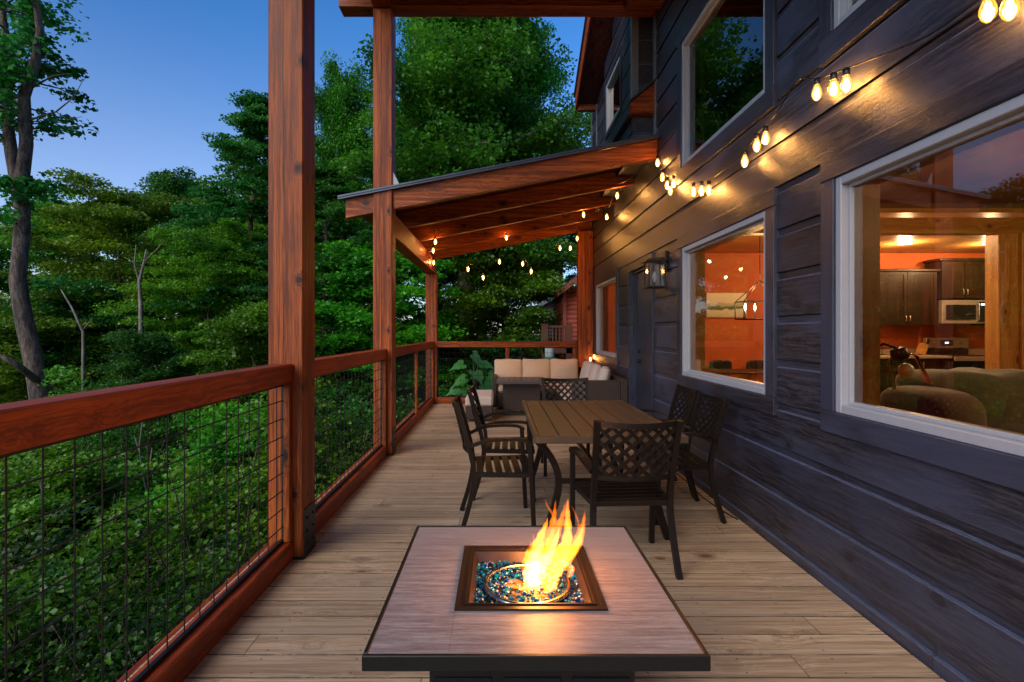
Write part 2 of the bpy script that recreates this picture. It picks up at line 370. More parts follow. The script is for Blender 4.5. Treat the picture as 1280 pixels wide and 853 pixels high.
foil_d = leafmat('bright_green_leaf', (.020,.14,.010), (.048,.26,.012), (.12,.44,.014), clump=.6)
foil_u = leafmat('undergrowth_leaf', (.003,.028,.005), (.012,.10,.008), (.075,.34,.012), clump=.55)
bigleaf = leafmat('large_pale_leaf', (.07,.32,.15), (.10,.42,.18), (.15,.52,.20), clump=1)

# wicker weave
def wicker():
    m, t, out = nt('brown_wicker'); L = t.links.new; tc = t.nodes.new('ShaderNodeTexCoord')
    b = N(t, 'ShaderNodeTexChecker', Scale=70.0); L(tc.outputs['Object'], b.inputs[0])
    n = N(t, 'ShaderNodeTexNoise', Scale=40.0); L(tc.outputs['Object'], n.inputs['Vector'])
    c = mixc(t, b.outputs['Fac'], (.045,.026,.016), (.10,.06,.038)); c = mixc(t, n.outputs[0], c, (.04,.025,.018))
    bs = N(t, 'ShaderNodeBsdfPrincipled', Roughness=.5); L(c, bs.inputs[0])
    bp = N(t, 'ShaderNodeBump', Strength=.6, Distance=.004); L(b.outputs['Fac'], bp.inputs['Height']); L(bp.outputs[0], bs.inputs['Normal'])
    L(bs.outputs[0], out.inputs[0]); return m
wick = wicker(); plain('brown_plank_wall', (.16,.06,.025), .6)

# ------------------------------------------------------------------ terrain
def sst(a, b, v): u = np.clip((v-a)/(b-a), 0, 1); return u*u*(3-2*u)
def tz(x, y):
    x = np.asarray(x, float); y = np.asarray(y, float)
    z = -1.15-3.3*(1-sst(3, 12, y)) - .34*np.clip(-1.6-x, 0, 24) + .03*np.clip(y-12, 0, 60)
    z = z + .28*np.sin(x*.7+y*.4)*np.sin(y*.55-x*.2)+.12*np.sin(x*1.9)*np.cos(y*1.7)
    far = sst(45, 140, np.hypot(x, y)); return z*(1-far)+(-5+0*x)*far
gx = np.concatenate([np.linspace(-900, -40, 24), np.linspace(-38, 30, 110), np.linspace(34, 900, 24)])
gy = np.concatenate([np.linspace(-900, -32, 24), np.linspace(-30, 50, 120), np.linspace(54, 900, 24)])
GX, GY = np.meshgrid(gx, gy); V = np.stack([GX.ravel(), GY.ravel(), tz(GX, GY).ravel()], 1)
nx, ny = len(gx), len(gy); I = (np.arange(ny-1)[:, None]*nx+np.arange(nx-1)[None]).ravel()
tag(np_mesh('ground', V, np.stack([I, I+1, I+nx+1, I+nx], 1), soil, smooth=True), kind='structure')

# ------------------------------------------------------------------ leaves and trees
def leaf_arrays(P, nrm, size):
    n = len(P); nrm = nrm/np.linalg.norm(nrm, axis=1, keepdims=True)
    r = rng.normal(size=(n, 3)); d = r-nrm*np.sum(r*nrm, 1, keepdims=True); d /= np.linalg.norm(d, axis=1, keepdims=True)
    s = np.cross(nrm, d); L = (size*rng.uniform(.6, 1.25, n))[:, None]; Wd = L*rng.uniform(.34, .5, n)[:, None]
    fold = nrm*L*.13
    a = P-d*L*.5; c = P+d*L*.5-nrm*L*.12; b = P+s*Wd+fold-d*L*.06; e = P-s*Wd+fold-d*L*.06
    V = np.stack([a, b, c, e], 1).reshape(-1, 3); i = np.arange(n)*4
    Fc = np.concatenate([np.stack([i, i+1, i+2], 1), np.stack([i, i+2, i+3], 1)]); return V, Fc
def spray(C, dirs, r, n, flat=.3, size=.12):
    """clumps of leaves: each centre carries a flattened spray"""
    k = len(C); P = rng.normal(size=(k, n, 3)); P /= np.linalg.norm(P, axis=2, keepdims=True); P *= rng.uniform(.15, 1, (k, n, 1))**.55
    rr = (r*rng.uniform(.6, 1.35, k))[:, None, None]; P = P*rr; P[:, :, 2] *= flat
    dd = np.sqrt(P[:, :, 0]**2+P[:, :, 1]**2); P[:, :, 2] -= .22*dd**2/np.maximum(rr[:, :, 0], .1)
    P = (P+C[:, None, :]).reshape(-1, 3); nr = rng.normal(size=P.shape)*.55; nr[:, 2] += 1.0
    return leaf_arrays(P, nr, size)
def gen_tree(H, R, bf=.25, nl=34, leaf=.13, cr=.6, ncl=110, lean=(0, 0), prof=.7, twig=3, r0=.18, flat=.3, up0=.1, up1=.9, droop=.15, bare=0, leafmat_=None, barkmat=None, fork=None, keep=None):
    mb = MB(); C = []; R_ = random
    tp = []
    wob = [R_.uniform(-.12, .12)*H*.12 for _ in range(4)]
    for i in range(10):
        t = i/9; tp.append(Vector((lean[0]*t*H+wob[0]*math.sin(t*4)+wob[1]*math.sin(t*9)*.3, lean[1]*t*H+wob[2]*math.sin(t*3.4)+wob[3]*math.sin(t*8)*.3, H*.97*t)))
    mb.tube(tp, [r0*(1-.88*(i/9))*(1.25 if i == 0 else 1) for i in range(10)], 8)
    def tpt(h): f = max(0, min(.999, h/(H*.97)))*9; i = int(f); return tp[i].lerp(tp[i+1], f-i)
    az = R_.uniform(0, 6)
    for i in range(nl):
        t = (i+R_.random())/nl; h = H*(bf+(1-bf)*t*.96); p0 = tpt(h); az += 2.4+R_.uniform(-.5, .5)
        ln = R*max(.12, math.sin(PI*min(.97, .22+.74*t))**prof)*R_.uniform(.6, 1.12)
        if keep and not keep(az, t): ln *= .35
        el = up0+(up1-up0)*t+R_.uniform(-.15, .15)
        pts = [p0]; d = Vector((math.cos(az)*math.cos(el), math.sin(az)*math.cos(el), math.sin(el)))
        for k in range(5):
            d = (d+Vector((R_.uniform(-.22, .22), R_.uniform(-.22, .22), R_.uniform(-.12, .16)-droop*.3))).normalized(); pts.append(pts[-1]+d*ln/5)
        rb = max(.012, r0*(1-.85*t)*.38)
        mb.tube(pts, [rb*(1-.8*k/5) for k in range(6)], 5, cap=False)
        if R_.random() < bare: continue
        for k in range(2, 6): C.append(pts[k]+Vector((R_.uniform(-.2, .2), R_.uniform(-.2, .2), R_.uniform(-.1, .2))))
        for _ in range(twig):
            k = R_.randint(1, 4); q = pts[k].lerp(pts[k+1], R_.random()); a2 = az+R_.choice((-1, 1))*R_.uniform(.5, 1.2); l2 = ln*R_.uniform(.25, .5)
            d2 = Vector((math.cos(a2), math.sin(a2), R_.uniform(-.1, .5))).normalized()
            e1 = q+d2*l2*.5; e2 = q+d2*l2+Vector((0, 0, -droop*l2*.4)); mb.tube([q, e1, e2], [rb*.4, rb*.28, rb*.12], 4, cap=False)
            C.append(e1); C.append(e2)
    C = np.array([tuple(c) for c in C])
    Vv, Ff = spray(C, None, cr, ncl, flat, leaf)
    return mb, Vv, Ff
def make_tree(name, parms, loc, label, cat='tree', group=None, mat=None, bk=None, rz=0, scale=None):
    mb, Vv, Ff = gen_tree(**parms); o = thing(name, loc, label, cat, group, rz)
    mb.build('trunk', bk or bark, o); np_mesh('crown', Vv, Ff, mat or foil_a, o)
    if scale: o.scale = (scale,)*3
    return o
def gz(x, y): return float(tz(x, y))
def tpos(px, Y, dz=0): x = (px-VX)/F*Y; return (x, Y, gz(x, Y)+dz)
G = 'trees of the wood around the deck'
def top_h(py, Y, loc): return CH+(VY-py)/F*Y-loc[2]

# near left tree with bare sinuous trunk
l0 = tpos(52, 9.4); Hn = 15.5
near = thing('leaning_tree', l0, 'tall grey-barked tree with a bare sinuous forking trunk at the left edge', 'tree', G)
mb = MB(); sp = [at(52, 620, 9.4), at(50, 495, 9.4), at(42, 450, 9.4), at(30, 400, 9.4), at(22, 350, 9.4), at(27, 300, 9.4), at(28, 262, 9.4), at(22, 232, 9.4)]
O = Vector(l0); sp = [Vector(l0)]+sp
loc_ = lambda L_: [p-O for p in L_]
mb.tube(loc_(sp), [.22,.18,.155,.145,.135,.125,.12,.115,.11], 10)
f1 = [at(25,250,9.4), at(14,190,9.4), at(8,140,9.5), at(12,80,9.7), at(4,20,9.8), at(8,-60,10)]
f2 = [at(24,250,9.4), at(33,180,9.4), at(30,120,9.3), at(44,80,9.2), at(50,40,9.2), at(44,-10,9.2), at(56,-80,9.1)]
mb.tube(loc_(f1), [.105,.095,.08,.065,.05,.03], 8); mb.tube(loc_(f2), [.115,.10,.09,.075,.06,.05,.03], 8)
Cn = []
def twigs(path, n, ln, rad, spread=1.0):
    for _ in range(n):
        k = random.randint(1, len(path)-2); q = path[k].lerp(path[k+1], random.random()); a = random.uniform(0, 2*PI); l = ln*random.uniform(.5, 1.2)
        d = Vector((math.cos(a)*spread, math.sin(a)*spread, random.uniform(-.1, .7))).normalized(); p = [q]
        for j in range(4): d = (d+Vector([random.uniform(-.3, .3) for _ in range(3)])).normalized(); p.append(p[-1]+d*l/4)
        mb.tube(p, [rad*(1-.8*j/4) for j in range(5)], 5, cap=False)
        Cn.extend([p[4], p[3], p[2]])
twigs(loc_(f2), 30, .85, .020); twigs(loc_(f1), 34, 1.2, .022)
Cn = [c for c in Cn]; Ccrown = list(Cn); Cn.clear()
twigs(loc_(sp[4:]), 9, .55, .014); Ccrown += Cn
# dry bare twigs on the right of the fork
Cn.clear(); mb.tube(loc_([at(38,150,9.3), at(70,140,9.2), at(92,122,9.1), at(104,100,9.0)]), [.02,.014,.009,.004], 5)
mb.tube(loc_([at(40,110,9.2), at(66,95,9.1), at(90,92,9.0)]), [.018,.012,.004], 5); mb.tube(loc_([at(70,140,9.2), at(85,150,9.1), at(103,146,9.0)]), [.01,.007,.003], 4)
mb.tube(loc_([at(46,476,9.3), at(20,455,9.0), at(-10,440,8.8)]), [.06,.05,.03], 6)
mb.build('trunk', bark, near)
Vn, Fn = spray(np.array([tuple(c) for c in Ccrown]), None, .27, 34, .6, .105); np_mesh('crown', Vn, Fn, foil_c, near)

# archetype trees, then copies
def arche(px, Y, pytop, R, name, label, mat, **kw):
    l = tpos(px, Y); H = top_h(pytop, Y, l); return make_tree(name, dict(H=H*.88, R=R, **kw), l, label, 'tree', G, mat)
def copy_tree(src, px, Y, pytop, label, rz, wide=1.0, srcH=None):
    l = tpos(px, Y); H = top_h(pytop, Y, l); s = H/srcH; o = dup(src, l, rz, label, (s*wide, s*wide, s)); return o
H_of = lambda o, px, Y, py: top_h(py, Y, tpos(px, Y))
mapleA = arche(150, 17, 205, 3.6, 'maple_tree', 'broad yellow-green tree to the right of the bare sinuous trunk, its top against open sky', foil_b, bf=.22, nl=46, leaf=.105, cr=.6, ncl=170, prof=.5, r0=.17)
hA = H_of(mapleA, 150, 17, 205)
oakB = arche(575, 15.5, -170, 3.3, 'oak_tree', 'tallest big-limbed tree rising behind the patio roof', foil_a, bf=.30, nl=64, leaf=.115, cr=.68, ncl=190, prof=.45, r0=.30, twig=4, flat=.6, keep=lambda az, t: not (math.cos(az) < -.2 and t > .42))
hB = H_of(oakB, 575, 15.5, -170)
darkC = arche(215, 24, 186, 3.4, 'oak_tree', 'dark round-topped tree standing highest on the skyline left of the near post', foil_c, bf=.3, nl=44, leaf=.13, cr=.7, ncl=170, prof=.5, r0=.2, flat=.5)
hC = H_of(darkC, 215, 24, 186)
tierD = arche(318, 17, 40, 2.5, 'hemlock_tree', 'narrow tiered dark tree rising just left of the near post', foil_c, bf=.12, nl=64, leaf=.10, cr=.46, ncl=120, prof=1.1, up0=-.05, up1=.35, flat=.22, r0=.17)
hD = H_of(tierD, 322, 17, 92)
limeE = arche(634, 15.0, 268, 2.0, 'maple_tree', 'bright green small tree in front of the cabin beyond the far railing', foil_d, bf=.2, nl=40, leaf=.09, cr=.48, ncl=140, prof=.5, r0=.10)
hE = H_of(limeE, 640, 15.0, 268)
copy_tree(mapleA, 70, 20, 222, 'olive-green tree behind the bare sinuous trunk at the left edge', 1.0, 1.1, hA)
copy_tree(mapleA, 262, 15, 262, 'low spreading yellow-green tree above the near railing, left of the near post', 2.4, 1.0, hA)
copy_tree(darkC, 95, 15, 330, 'low dark tree at the foot of the olive-green tree on the left', 4.4, 1.25, hC)
copy_tree(darkC, 185, 12.5, 395, 'small dark tree just above the near railing in the middle of its span', 3.0, 1.3, hC)
copy_tree(mapleA, 20, 13.5, 372, 'small green tree around the lower trunk of the leaning tree', 5.1, 1.3, hA)
copy_tree(oakB, 428, 17, 40, 'tall leafy tree seen between the two near posts', 2.0, .62, hB)
copy_tree(oakB, 552, 18, -60, 'tall tree straight behind the post carrying the patio roof', 4.0, .66, hB)
copy_tree(oakB, 632, 17.5, -60, 'tall tree whose ragged right side meets open sky beside the house eave', 5.2, .66, hB)
copy_tree(tierD, 405, 13.5, 190, 'tiered dark tree between the near post and the second post', .8, 1.2, hD)
copy_tree(limeE, 470, 13, 300, 'green tree directly behind the lower second post', 1.7, 1.2, hE)
copy_tree(darkC, 565, 19, 250, 'dark tree in the gap under the patio roof, left of the bright green tree', 1.1, 1.2, hC)
copy_tree(darkC, 700, 24, 200, 'dark tree behind the red cabin', 2.2, 1.2, hC)
copy_tree(limeE, 330, 10.5, 372, 'bright green young tree whose top shows above the railing beside the near post', .3, 1.0, hE)
copy_tree(darkC, 505, 15, 392, 'small dark tree behind the railing beyond the second post', 5.7, 1.2, hC)
copy_tree(limeE, 560, 15.5, 385, 'green sapling right of the far corner post', 3.3, 1.0, hE)
copy_tree(mapleA, 300, 22, 240, 'green tree filling the gap between the round-topped tree and the near post', .2, 1.2, hA)
copy_tree(darkC, -90, 16, 230, 'tree beyond the left edge that leans its dark crown in behind the leaning trunk', 1.3, .9, hC)
copy_tree(oakB, 600, 26, 20, 'farther tall tree showing through the branches behind the patio roof', 1.4, .9, hB)
copy_tree(mapleA, 360, 24, 180, 'green tree showing behind the near post', 3.9, 1.1, hA)

copy_tree(limeE, 70, 7.2, 560, 'bright sapling low behind the mesh near the left edge', .9, 1.1, hE)
copy_tree(limeE, 300, 7.6, 498, 'leafy sapling behind the mesh beside the near post', 4.1, 1.0, hE)
copy_tree(darkC, 10, 6.6, 600, 'dark sapling at the very left edge below the rail', 3.2, 1.2, hC)
# bare pale snags
def snag(name, label, px, pyb, Y, pts, r):
    b = at(px, pyb, Y); g = (b.x, b.y, gz(b.x, b.y)); m = MB()
    for path, rr in pts:
        P = [at(a, c, Y+dy)-Vector(g) for a, c, dy in path]; 
        if path is pts[0][0]: P = [Vector((0,0,0))]+P; 
        n = len(P); m.tube(P, [max(.006, .62*rr*(1-.75*i/(n-1))) for i in range(n)], 6)
    o = thing(name, g, label, 'dead tree', 'bare dead trunks among the leaves'); m.build('trunk', barkpale, o)
snag('dead_tree', 'pale forked dead tree in front of the yellow-green leaves left of the near post', 176, 378, 13.4, [([(176,378,0),(174,352,0),(180,328,0),(183,312,0)], .10), ([(174,352,0),(168,330,.1),(170,306,.1)], .05), ([(180,328,0),(196,312,-.1),(206,300,-.1)], .03), ([(170,330,0),(156,322,0)], .02)], 1)
snag('dead_tree', 'thin slanting dead trunk right of the leaning grey-barked tree', 104, 415, 12.2, [([(104,415,0),(90,385,0),(76,362,0)], .07), ([(104,412,0),(116,398,0)], .02)], 1)
snag('dead_tree', 'pale bent dead stem seen through the near railing mesh', 186, 625, 8.0, [([(186,625,0),(178,590,0),(174,560,0),(178,525,0)], .035), ([(176,570,0),(168,545,0)], .015), ([(186,600,0),(190,560,0)], .03)], 1)
snag('fallen_branch', 'long dead branch lying across the slope behind the near railing mesh', 150, 706, 7.2, [([(150,706,0),(190,690,.2),(240,672,.4)], .03), ([(190,690,.2),(205,676,.2)], .012)], 1)

# undergrowth, one mass of leaves on the slope
def under(nc, xr, yr, cr, ncl, size, hmax, seed):
    x = rng.uniform(*xr, nc); y = rng.uniform(*yr, nc)
    ok = ~((x > -2.1) & (y < 11.2)); x, y = x[ok], y[ok]
    lump = .5+.5*np.sin(x*1.9+seed+.8*np.sin(y*.9))*np.sin(y*1.5+seed*2+x*.4)
    ok = lump > .62+.28*rng.uniform(-1, 1, len(x)); x, y, lump = x[ok], y[ok], lump[ok]
    z = tz(x, y)+rng.uniform(0, 1, len(x))**1.3*hmax*(.25+lump)
    return spray(np.stack([x, y, z], 1), None, cr, ncl, .17, size)
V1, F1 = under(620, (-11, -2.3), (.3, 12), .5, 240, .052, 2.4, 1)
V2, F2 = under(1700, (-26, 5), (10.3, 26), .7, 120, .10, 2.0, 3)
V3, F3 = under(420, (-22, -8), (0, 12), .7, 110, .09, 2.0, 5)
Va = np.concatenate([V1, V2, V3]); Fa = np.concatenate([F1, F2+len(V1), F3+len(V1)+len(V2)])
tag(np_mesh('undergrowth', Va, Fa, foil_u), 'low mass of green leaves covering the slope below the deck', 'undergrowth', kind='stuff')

# shrubs close behind the near railing
def shrub(px, py, Y, H, R, label, mat, n=90, leaf=.065, cr=.3, ncl=95):
    p = at(px, py, Y); x, y = p.x, p.y; g = gz(x, y); H = p.z-g; m = MB(); C = []
    for i in range(n//6):
        a = random.uniform(0, 2*PI); r = R*random.uniform(.3, 1); h = H*random.uniform(.55, 1); q = [Vector((0,0,0)), Vector((r*.35*math.cos(a), r*.35*math.sin(a), h*.55)), Vector((r*math.cos(a), r*math.sin(a), h))]
        m.tube(q, [.02,.014,.005], 5, cap=False)
        for _ in range(6): C.append(q[1].lerp(q[2], random.random())+Vector([random.uniform(-.3, .3)*R for _ in range(3)]))
    o = thing('shrub', (x, y, g), label, 'shrub', 'leafy shrubs on the slope'); m.build('stem', bark, o)
    Vv, Ff = spray(np.array([tuple(c) for c in C]), None, cr, ncl, .3, leaf); np_mesh('foliage', Vv, Ff, mat, o)
shrub(285, 520, 6.3, 3, 1.0, 'bright green shrub seen through the mesh just left of the near post', foil_d)
shrub(95, 560, 5.8, 3, 1.1, 'yellow-green shrub behind the mesh at the left of the near railing', foil_d, 100)
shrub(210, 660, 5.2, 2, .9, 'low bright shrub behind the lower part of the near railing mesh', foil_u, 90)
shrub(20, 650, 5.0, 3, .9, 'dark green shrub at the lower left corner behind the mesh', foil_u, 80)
shrub(420, 520, 7.8, 3, .75, 'yellow-green shrub behind the mesh between the two near posts', foil_d, 90)
shrub(438, 475, 9.5, 3, .8, 'tall shrub reaching the rail between the two near posts', foil_a, 90)
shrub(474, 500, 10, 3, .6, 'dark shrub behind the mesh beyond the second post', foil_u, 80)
shrub(556, 460, 12.6, 3, .8, 'pale green shrub just right of the far corner post', foil_d, 70)
shrub(610, 435, 13.5, 3, 1.0, 'dark shrub behind the large-leaved plant', foil_c, 90)
shrub(150, 470, 9.0, 3, 1.2, 'wide green shrub topping the near rail at its middle', foil_a, 110)
shrub(330, 440, 9.4, 3, 1.0, 'green shrub whose leaves rise above the rail beside the near post', foil_d, 90)

# large leaved plant beyond the far railing
pb = at(592, 500, 11.4); pbz = gz(pb.x, pb.y)
plant = thing('large_leaved_plant', (pb.x, pb.y, pbz), 'plant with big pale green leaves beyond the far railing', 'plant')
st = MB(); lf = MB()
for (px, py, dy, sz, a) in [(592,444,-.1,.30,0),(578,456,0,.34,2.6),(604,456,.1,.30,.5),(594,466,-.25,.38,1.4),(612,470,0,.34,.2),(580,474,-.2,.36,3.2),(606,481,-.35,.4,.8),(574,486,-.2,.34,3.6),(590,488,-.4,.36,2.0),(615,488,-.2,.3,0),(598,452,.2,.28,1.5)]:
    p = at(px, py, 11.4+dy)-Vector((pb.x, pb.y, pbz)); st.tube([(0,0,0), (p.x*.4, p.y*.4, p.z*.6), p], [.02,.013,.007], 5)
    nrm = Vector((random.uniform(-.5,.5)+.35*math.cos(a), -.6, .55+random.random()*.6)).normalized(); d = Vector((math.cos(a), -.2, -.35)); d = (d-nrm*d.dot(nrm)).normalized(); s_ = nrm.cross(d)
    prof = [(-.05,.0),(-.22,.25),(-.12,.47),(.12,.5),(.2,.38),(.42,.36),(.62,.14),(1.0,0)]
    ring = [p+d*u*sz+s_*v*sz-nrm*(abs(v)*-.1*sz)-nrm*.15*sz*u*u for u, v in prof]+[p+d*u*sz-s_*v*sz+nrm*(abs(v)*.1*sz)-nrm*.15*sz*u*u for u, v in reversed(prof[1:-1])]
    c = p+d*.25*sz; k = len(ring); lf.add([c]+ring, [(0, 1+i, 1+(i+1) % k) for i in range(k)], True)
st.build('stem', bark, plant); lf.build('leaves', bigleaf, plant)

# ------------------------------------------------------------------ deck
mb = MB()
yb = -1.2; k = 0
while yb < 10.12:
    mb.box(-1.5, 1.786, yb+.0035, yb+.1465, -.036, 0, .0015); yb += .15
deck = mb.build('deck', deckw); tag(deck, kind='structure')
mb = MB()
for x in (-1.44, -.6, .4, 1.3): mb.box(x-.03, x+.03, -1.2, 10.1, -.28, -.04)
mb.box(-1.5, 1.786, 10.08, 10.14, -.28, -.04); mb.box(-1.53, -1.502, -1.2, 10.14, -.28, -.001)
joi = mb.build('deck_joists', w_y); tag(joi, kind='structure')
# ------------------------------------------------------------------ posts
def post(x0, x1, y0, y1, zt, label, base_z=-3.3, bracket=True, name='timber_post', below=True):
    o = thing(name, ((x0+x1)/2, (y0+y1)/2, 0), label, 'post', 'timber posts along the deck edge')
    h = (x1-x0)/2; g = (y1-y0)/2
    MB().box(-h, h, -g, g, .002, zt, .007).build('post_shaft', w_post, o)
    if bracket:
        b = MB(); b.box(-h-.004, h+.004, -g-.004, g+.004, .003, .02); b.box(h+.001, h+.007, -g*.9, g*.9, .003, .30, .001); b.box(-h-.007, -h-.001, -g*.9, g*.9, .003, .30, .001)
        for z in (.08, .16, .24):
            for y in (-.05, .05): b.lathe([(.009,0),(.009,.006),(.005,.01)], (h+.006, y, z), 8, R=Matrix.Rotation(PI/2, 3, 'Y'))
        b.build('base_bracket', blackm, o)
    return o
post(-1.415, -1.2, 3.18, 3.39, 5.2, 'nearest reddish timber post running out of the top of the picture')
post(-1.415, -1.2, 5.83, 6.04, 5.02, 'second timber post, carrying the front rafter and the upper beam')
post(-1.415, -1.2, 10.0, 10.2, 2.52, 'far corner timber post at the left end of the far railing')
post(-1.415, -1.2, -.9, -.69, 5.2, 'timber post behind the camera')
post(1.50, 1.785, 9.86, 10.05, 3.30, 'far timber post standing against the house corner')
# ------------------------------------------------------------------ railings
XI, XO, XM = -1.257, -1.375, -1.312
def railing_y(y0, y1, label, mids=()):
    o = thing('railing', (XM, y0, 0), label, 'railing', 'wire mesh railings of the deck'); org = (XM, y0, 0)
    W(MB().box(XO, XI, y0+.002, y1-.002, 1.085, 1.2, .006), org).build('top_rail', w_y, o)
    W(MB().box(XO+.01, XI, y0+.002, y1-.002, .002, .122, .006), org).build('bottom_rail', w_y, o)
    for a, b in ((y0+.002, y0+.05), (y1-.05, y1-.002)): W(MB().box(-1.300, XI-.004, a, b, .124, 1.083, .004), org).build('end_stile', w_z, o)
    for yc in mids: W(MB().box(-1.300, XI-.006, yc-.045, yc+.045, .124, 1.083, .004), org).build('middle_post', w_z, o)
    fr = MB(); ya, yb_ = y0+.01, y1-.01
    for (za, zb) in ((.124, .142), (1.067, 1.084)): fr.box(XM-.009, XM+.009, ya, yb_, za, zb)
    for y in (ya, yb_-.016): fr.box(XM-.009, XM+.009, y, y+.016, .142, 1.067)
    W(fr, org).build('mesh_frame', mesh_black, o)
    wr = MB(); y = 3.175-.112*math.floor((3.175-ya)/.112) if y0 < 3 else ya+.112
    while y < yb_-.03:
        wr.tube([(XM, y, .14), (XM, y, 1.07)], .0028, 5, cap=False); y += .112
    z = .22
    while z < 1.06: wr.tube([(XM+.005, ya, z), (XM+.005, yb_, z)], .0036, 5, cap=False); z += .1085
    W(wr, org).build('wire_mesh', mesh_black, o)
railing_y(-.68, 3.18, 'near wire mesh railing from the left edge to the nearest post')
railing_y(3.39, 5.83, 'wire mesh railing between the two near posts')
railing_y(6.04, 10.0, 'wire mesh railing from the second post to the far corner', (8.05,))
def railing_x(x0, x1, Y, label, mids):
    o = thing('railing', (x0, Y, 0), label, 'railing', 'wire mesh railings of the deck'); org = (x0, Y, 0)
    W(MB().box(x0+.002, x1-.002, Y-.06, Y+.06, 1.085, 1.2, .006), org).build('top_rail', w_x, o)
    W(MB().box(x0+.002, x1-.002, Y-.05, Y+.05, .002, .122, .006), org).build('bottom_rail', w_x, o)
    for xc in mids: W(MB().box(xc-.035, xc+.035, Y-.045, Y-.005, .124, 1.083, .004), org).build('middle_post', w_z, o)
    fr = MB(); 
    for (za, zb) in ((.124, .142), (1.067, 1.084)): fr.box(x0+.01, x1-.01, Y+.001, Y+.017, za, zb)
    for x in (x0+.01, x1-.026): fr.box(x, x+.016, Y+.001, Y+.017, .142, 1.067)
    W(fr, org).build('mesh_frame', mesh_black, o)
    wr = MB(); x = x0+.12
    while x < x1-.04: wr.tube([(x, Y+.008, .14), (x, Y+.008, 1.07)], .0026, 5, cap=False); x += .112
    z = .22
    while z < 1.06: wr.tube([(x0+.02, Y+.013, z), (x1-.02, Y+.013, z)], .0026, 5, cap=False); z += .1085
    W(wr, org).build('wire_mesh', mesh_black, o)
railing_x(-1.2, 1.5, 10.05, 'far wire mesh railing behind the sectional sofa', (.16, 1.46))

# ------------------------------------------------------------------ patio roof (shed roof on rafters)
XW = 1.79
roof = thing('patio_roof', (0, 5.85, 2.9), 'lean-to patio roof of red timber rafters under dark metal sheets', 'patio roof'); ro = (0, 5.85, 2.9)
def zr(x): return 3.355+.193*(x-1.79)          # underside of rafters
for k, y in enumerate((5.86, 6.9, 7.93, 8.96, 9.98)):
    x0, x1 = (-1.73 if k == 0 else -1.66), 1.783; wd = .10 if k == 0 else .075
    pr = MB()
    pr.prism([(x0, zr(x0)), (x1, zr(x1)), (x1, zr(x1)+.205), (x0, zr(x0)+.205)], 'y', y, y+wd)
    if k == 0:                                   # notched round the post
        pr = MB(); 
        for a, b in ((x0, -1.418), (-1.197, x1)): pr.prism([(a, zr(a)), (b, zr(b)), (b, zr(b)+.205), (a, zr(a)+.205)], 'y', y, y+wd)
    W(pr, ro).build('rafter', w_x, roof)
W(MB().box(-1.40, -1.215, 6.045, 9.998, 2.50, 2.765, .006), ro).build('side_beam', w_y, roof)
W(MB().box(1.5, 1.783, 5.97, 9.855, 3.05, 3.29, .006), ro).build('wall_ledger', w_y, roof) if False else None
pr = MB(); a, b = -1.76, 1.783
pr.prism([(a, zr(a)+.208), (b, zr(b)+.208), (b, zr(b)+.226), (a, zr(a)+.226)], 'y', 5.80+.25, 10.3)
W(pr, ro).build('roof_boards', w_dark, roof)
pr = MB(); pr.prism([(-1.80, zr(-1.80)+.229), (b, zr(b)+.229), (b, zr(b)+.247), (-1.80, zr(-1.80)+.247)], 'y', 5.79, 10.34)
y = 6.0
while y < 10.3: pr.prism([(-1.80, zr(-1.80)+.249), (b, zr(b)+.249), (b, zr(b)+.27), (-1.80, zr(-1.80)+.27)], 'y', y, y+.03); y += .4
pr.prism([(-1.80, zr(-1.80)+.208), (b, zr(b)+.208), (b, zr(b)+.227), (-1.80, zr(-1.80)+.227)], 'y', 5.80, 5.845)
W(pr, ro).build('metal_sheets', roofmetal, roof)
fl = MB(); fl.prism([(-1.198, zr(-1.2)+.25), (-1.12, zr(-1.12)+.25), (-1.198, zr(-1.2)+.42)], 'y', 5.85, 5.99); W(fl, ro).build('post_flashing', vinyl, roof)

# upper roof over the near deck
up = thing('deck_roof', (0, 2.5, 5.0), 'high timber roof over the near deck, its front beam crossing the top of the picture', 'roof'); uo = (0, 2.5, 5.0)
W(MB().box(-1.8, 1.785, 5.82, 6.02, 5.03, 5.25, .008), uo).build('cross_beam', w_x, up)
W(MB().box(-1.415, -1.2, -1.2, 5.815, 5.03, 5.25, .008), uo).build('side_beam', w_y, up)
for k in range(6): W(MB().box(-1.8, 1.78, -.9+k*1.1, -.82+k*1.1, 5.255, 5.40, .004), uo).build('rafter', w_x, up)
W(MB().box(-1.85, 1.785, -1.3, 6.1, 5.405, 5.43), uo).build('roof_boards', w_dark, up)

# ------------------------------------------------------------------ house
house = thing('house', (XW, 5, 0), 'slate-stained timber house wall with white-framed windows on the right', 'house'); ho = (XW, 5, 0)
OPEN = [(.98, 2.757, .97, 2.21), (3.463, 5.07, .97, 2.21), (3.468, 5.08, 2.99, 4.21), (1.16, 2.773, 2.998, 4.22), (7.91, 9.55, .985, 2.24), (6.12, 7.10, -.002, 2.2)]
def wall_boxes(mb, x0, x1, Y0, Y1, za, zb, opens):
    act = [(o[0], o[1]) for o in opens if o[2] < zb-1e-4 and o[3] > za+1e-4]; y = Y0
    for a, b in sorted(act):
        if a > y: mb.box(x0, x1, y, a, za, zb)
        y = max(y, b)
    if y < Y1: mb.box(x0, x1, y, Y1, za, zb)
mb = MB(); z0 = SID0; YE = 10.05
while z0 < 6.4:
    cuts = sorted({z0+.004, z0+.232, z0+.278} | {o[j] for o in OPEN for j in (2, 3) if z0+.004 < o[j] < z0+.278})
    for za, zb in zip(cuts[:-1], cuts[1:]):
        face = XW if za < z0+.231 else XW+.015
        wall_boxes(mb, face, XW+.10, -2.5, YE, za, zb, OPEN)
    z0 += PITCH
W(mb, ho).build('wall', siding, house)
mb = MB()
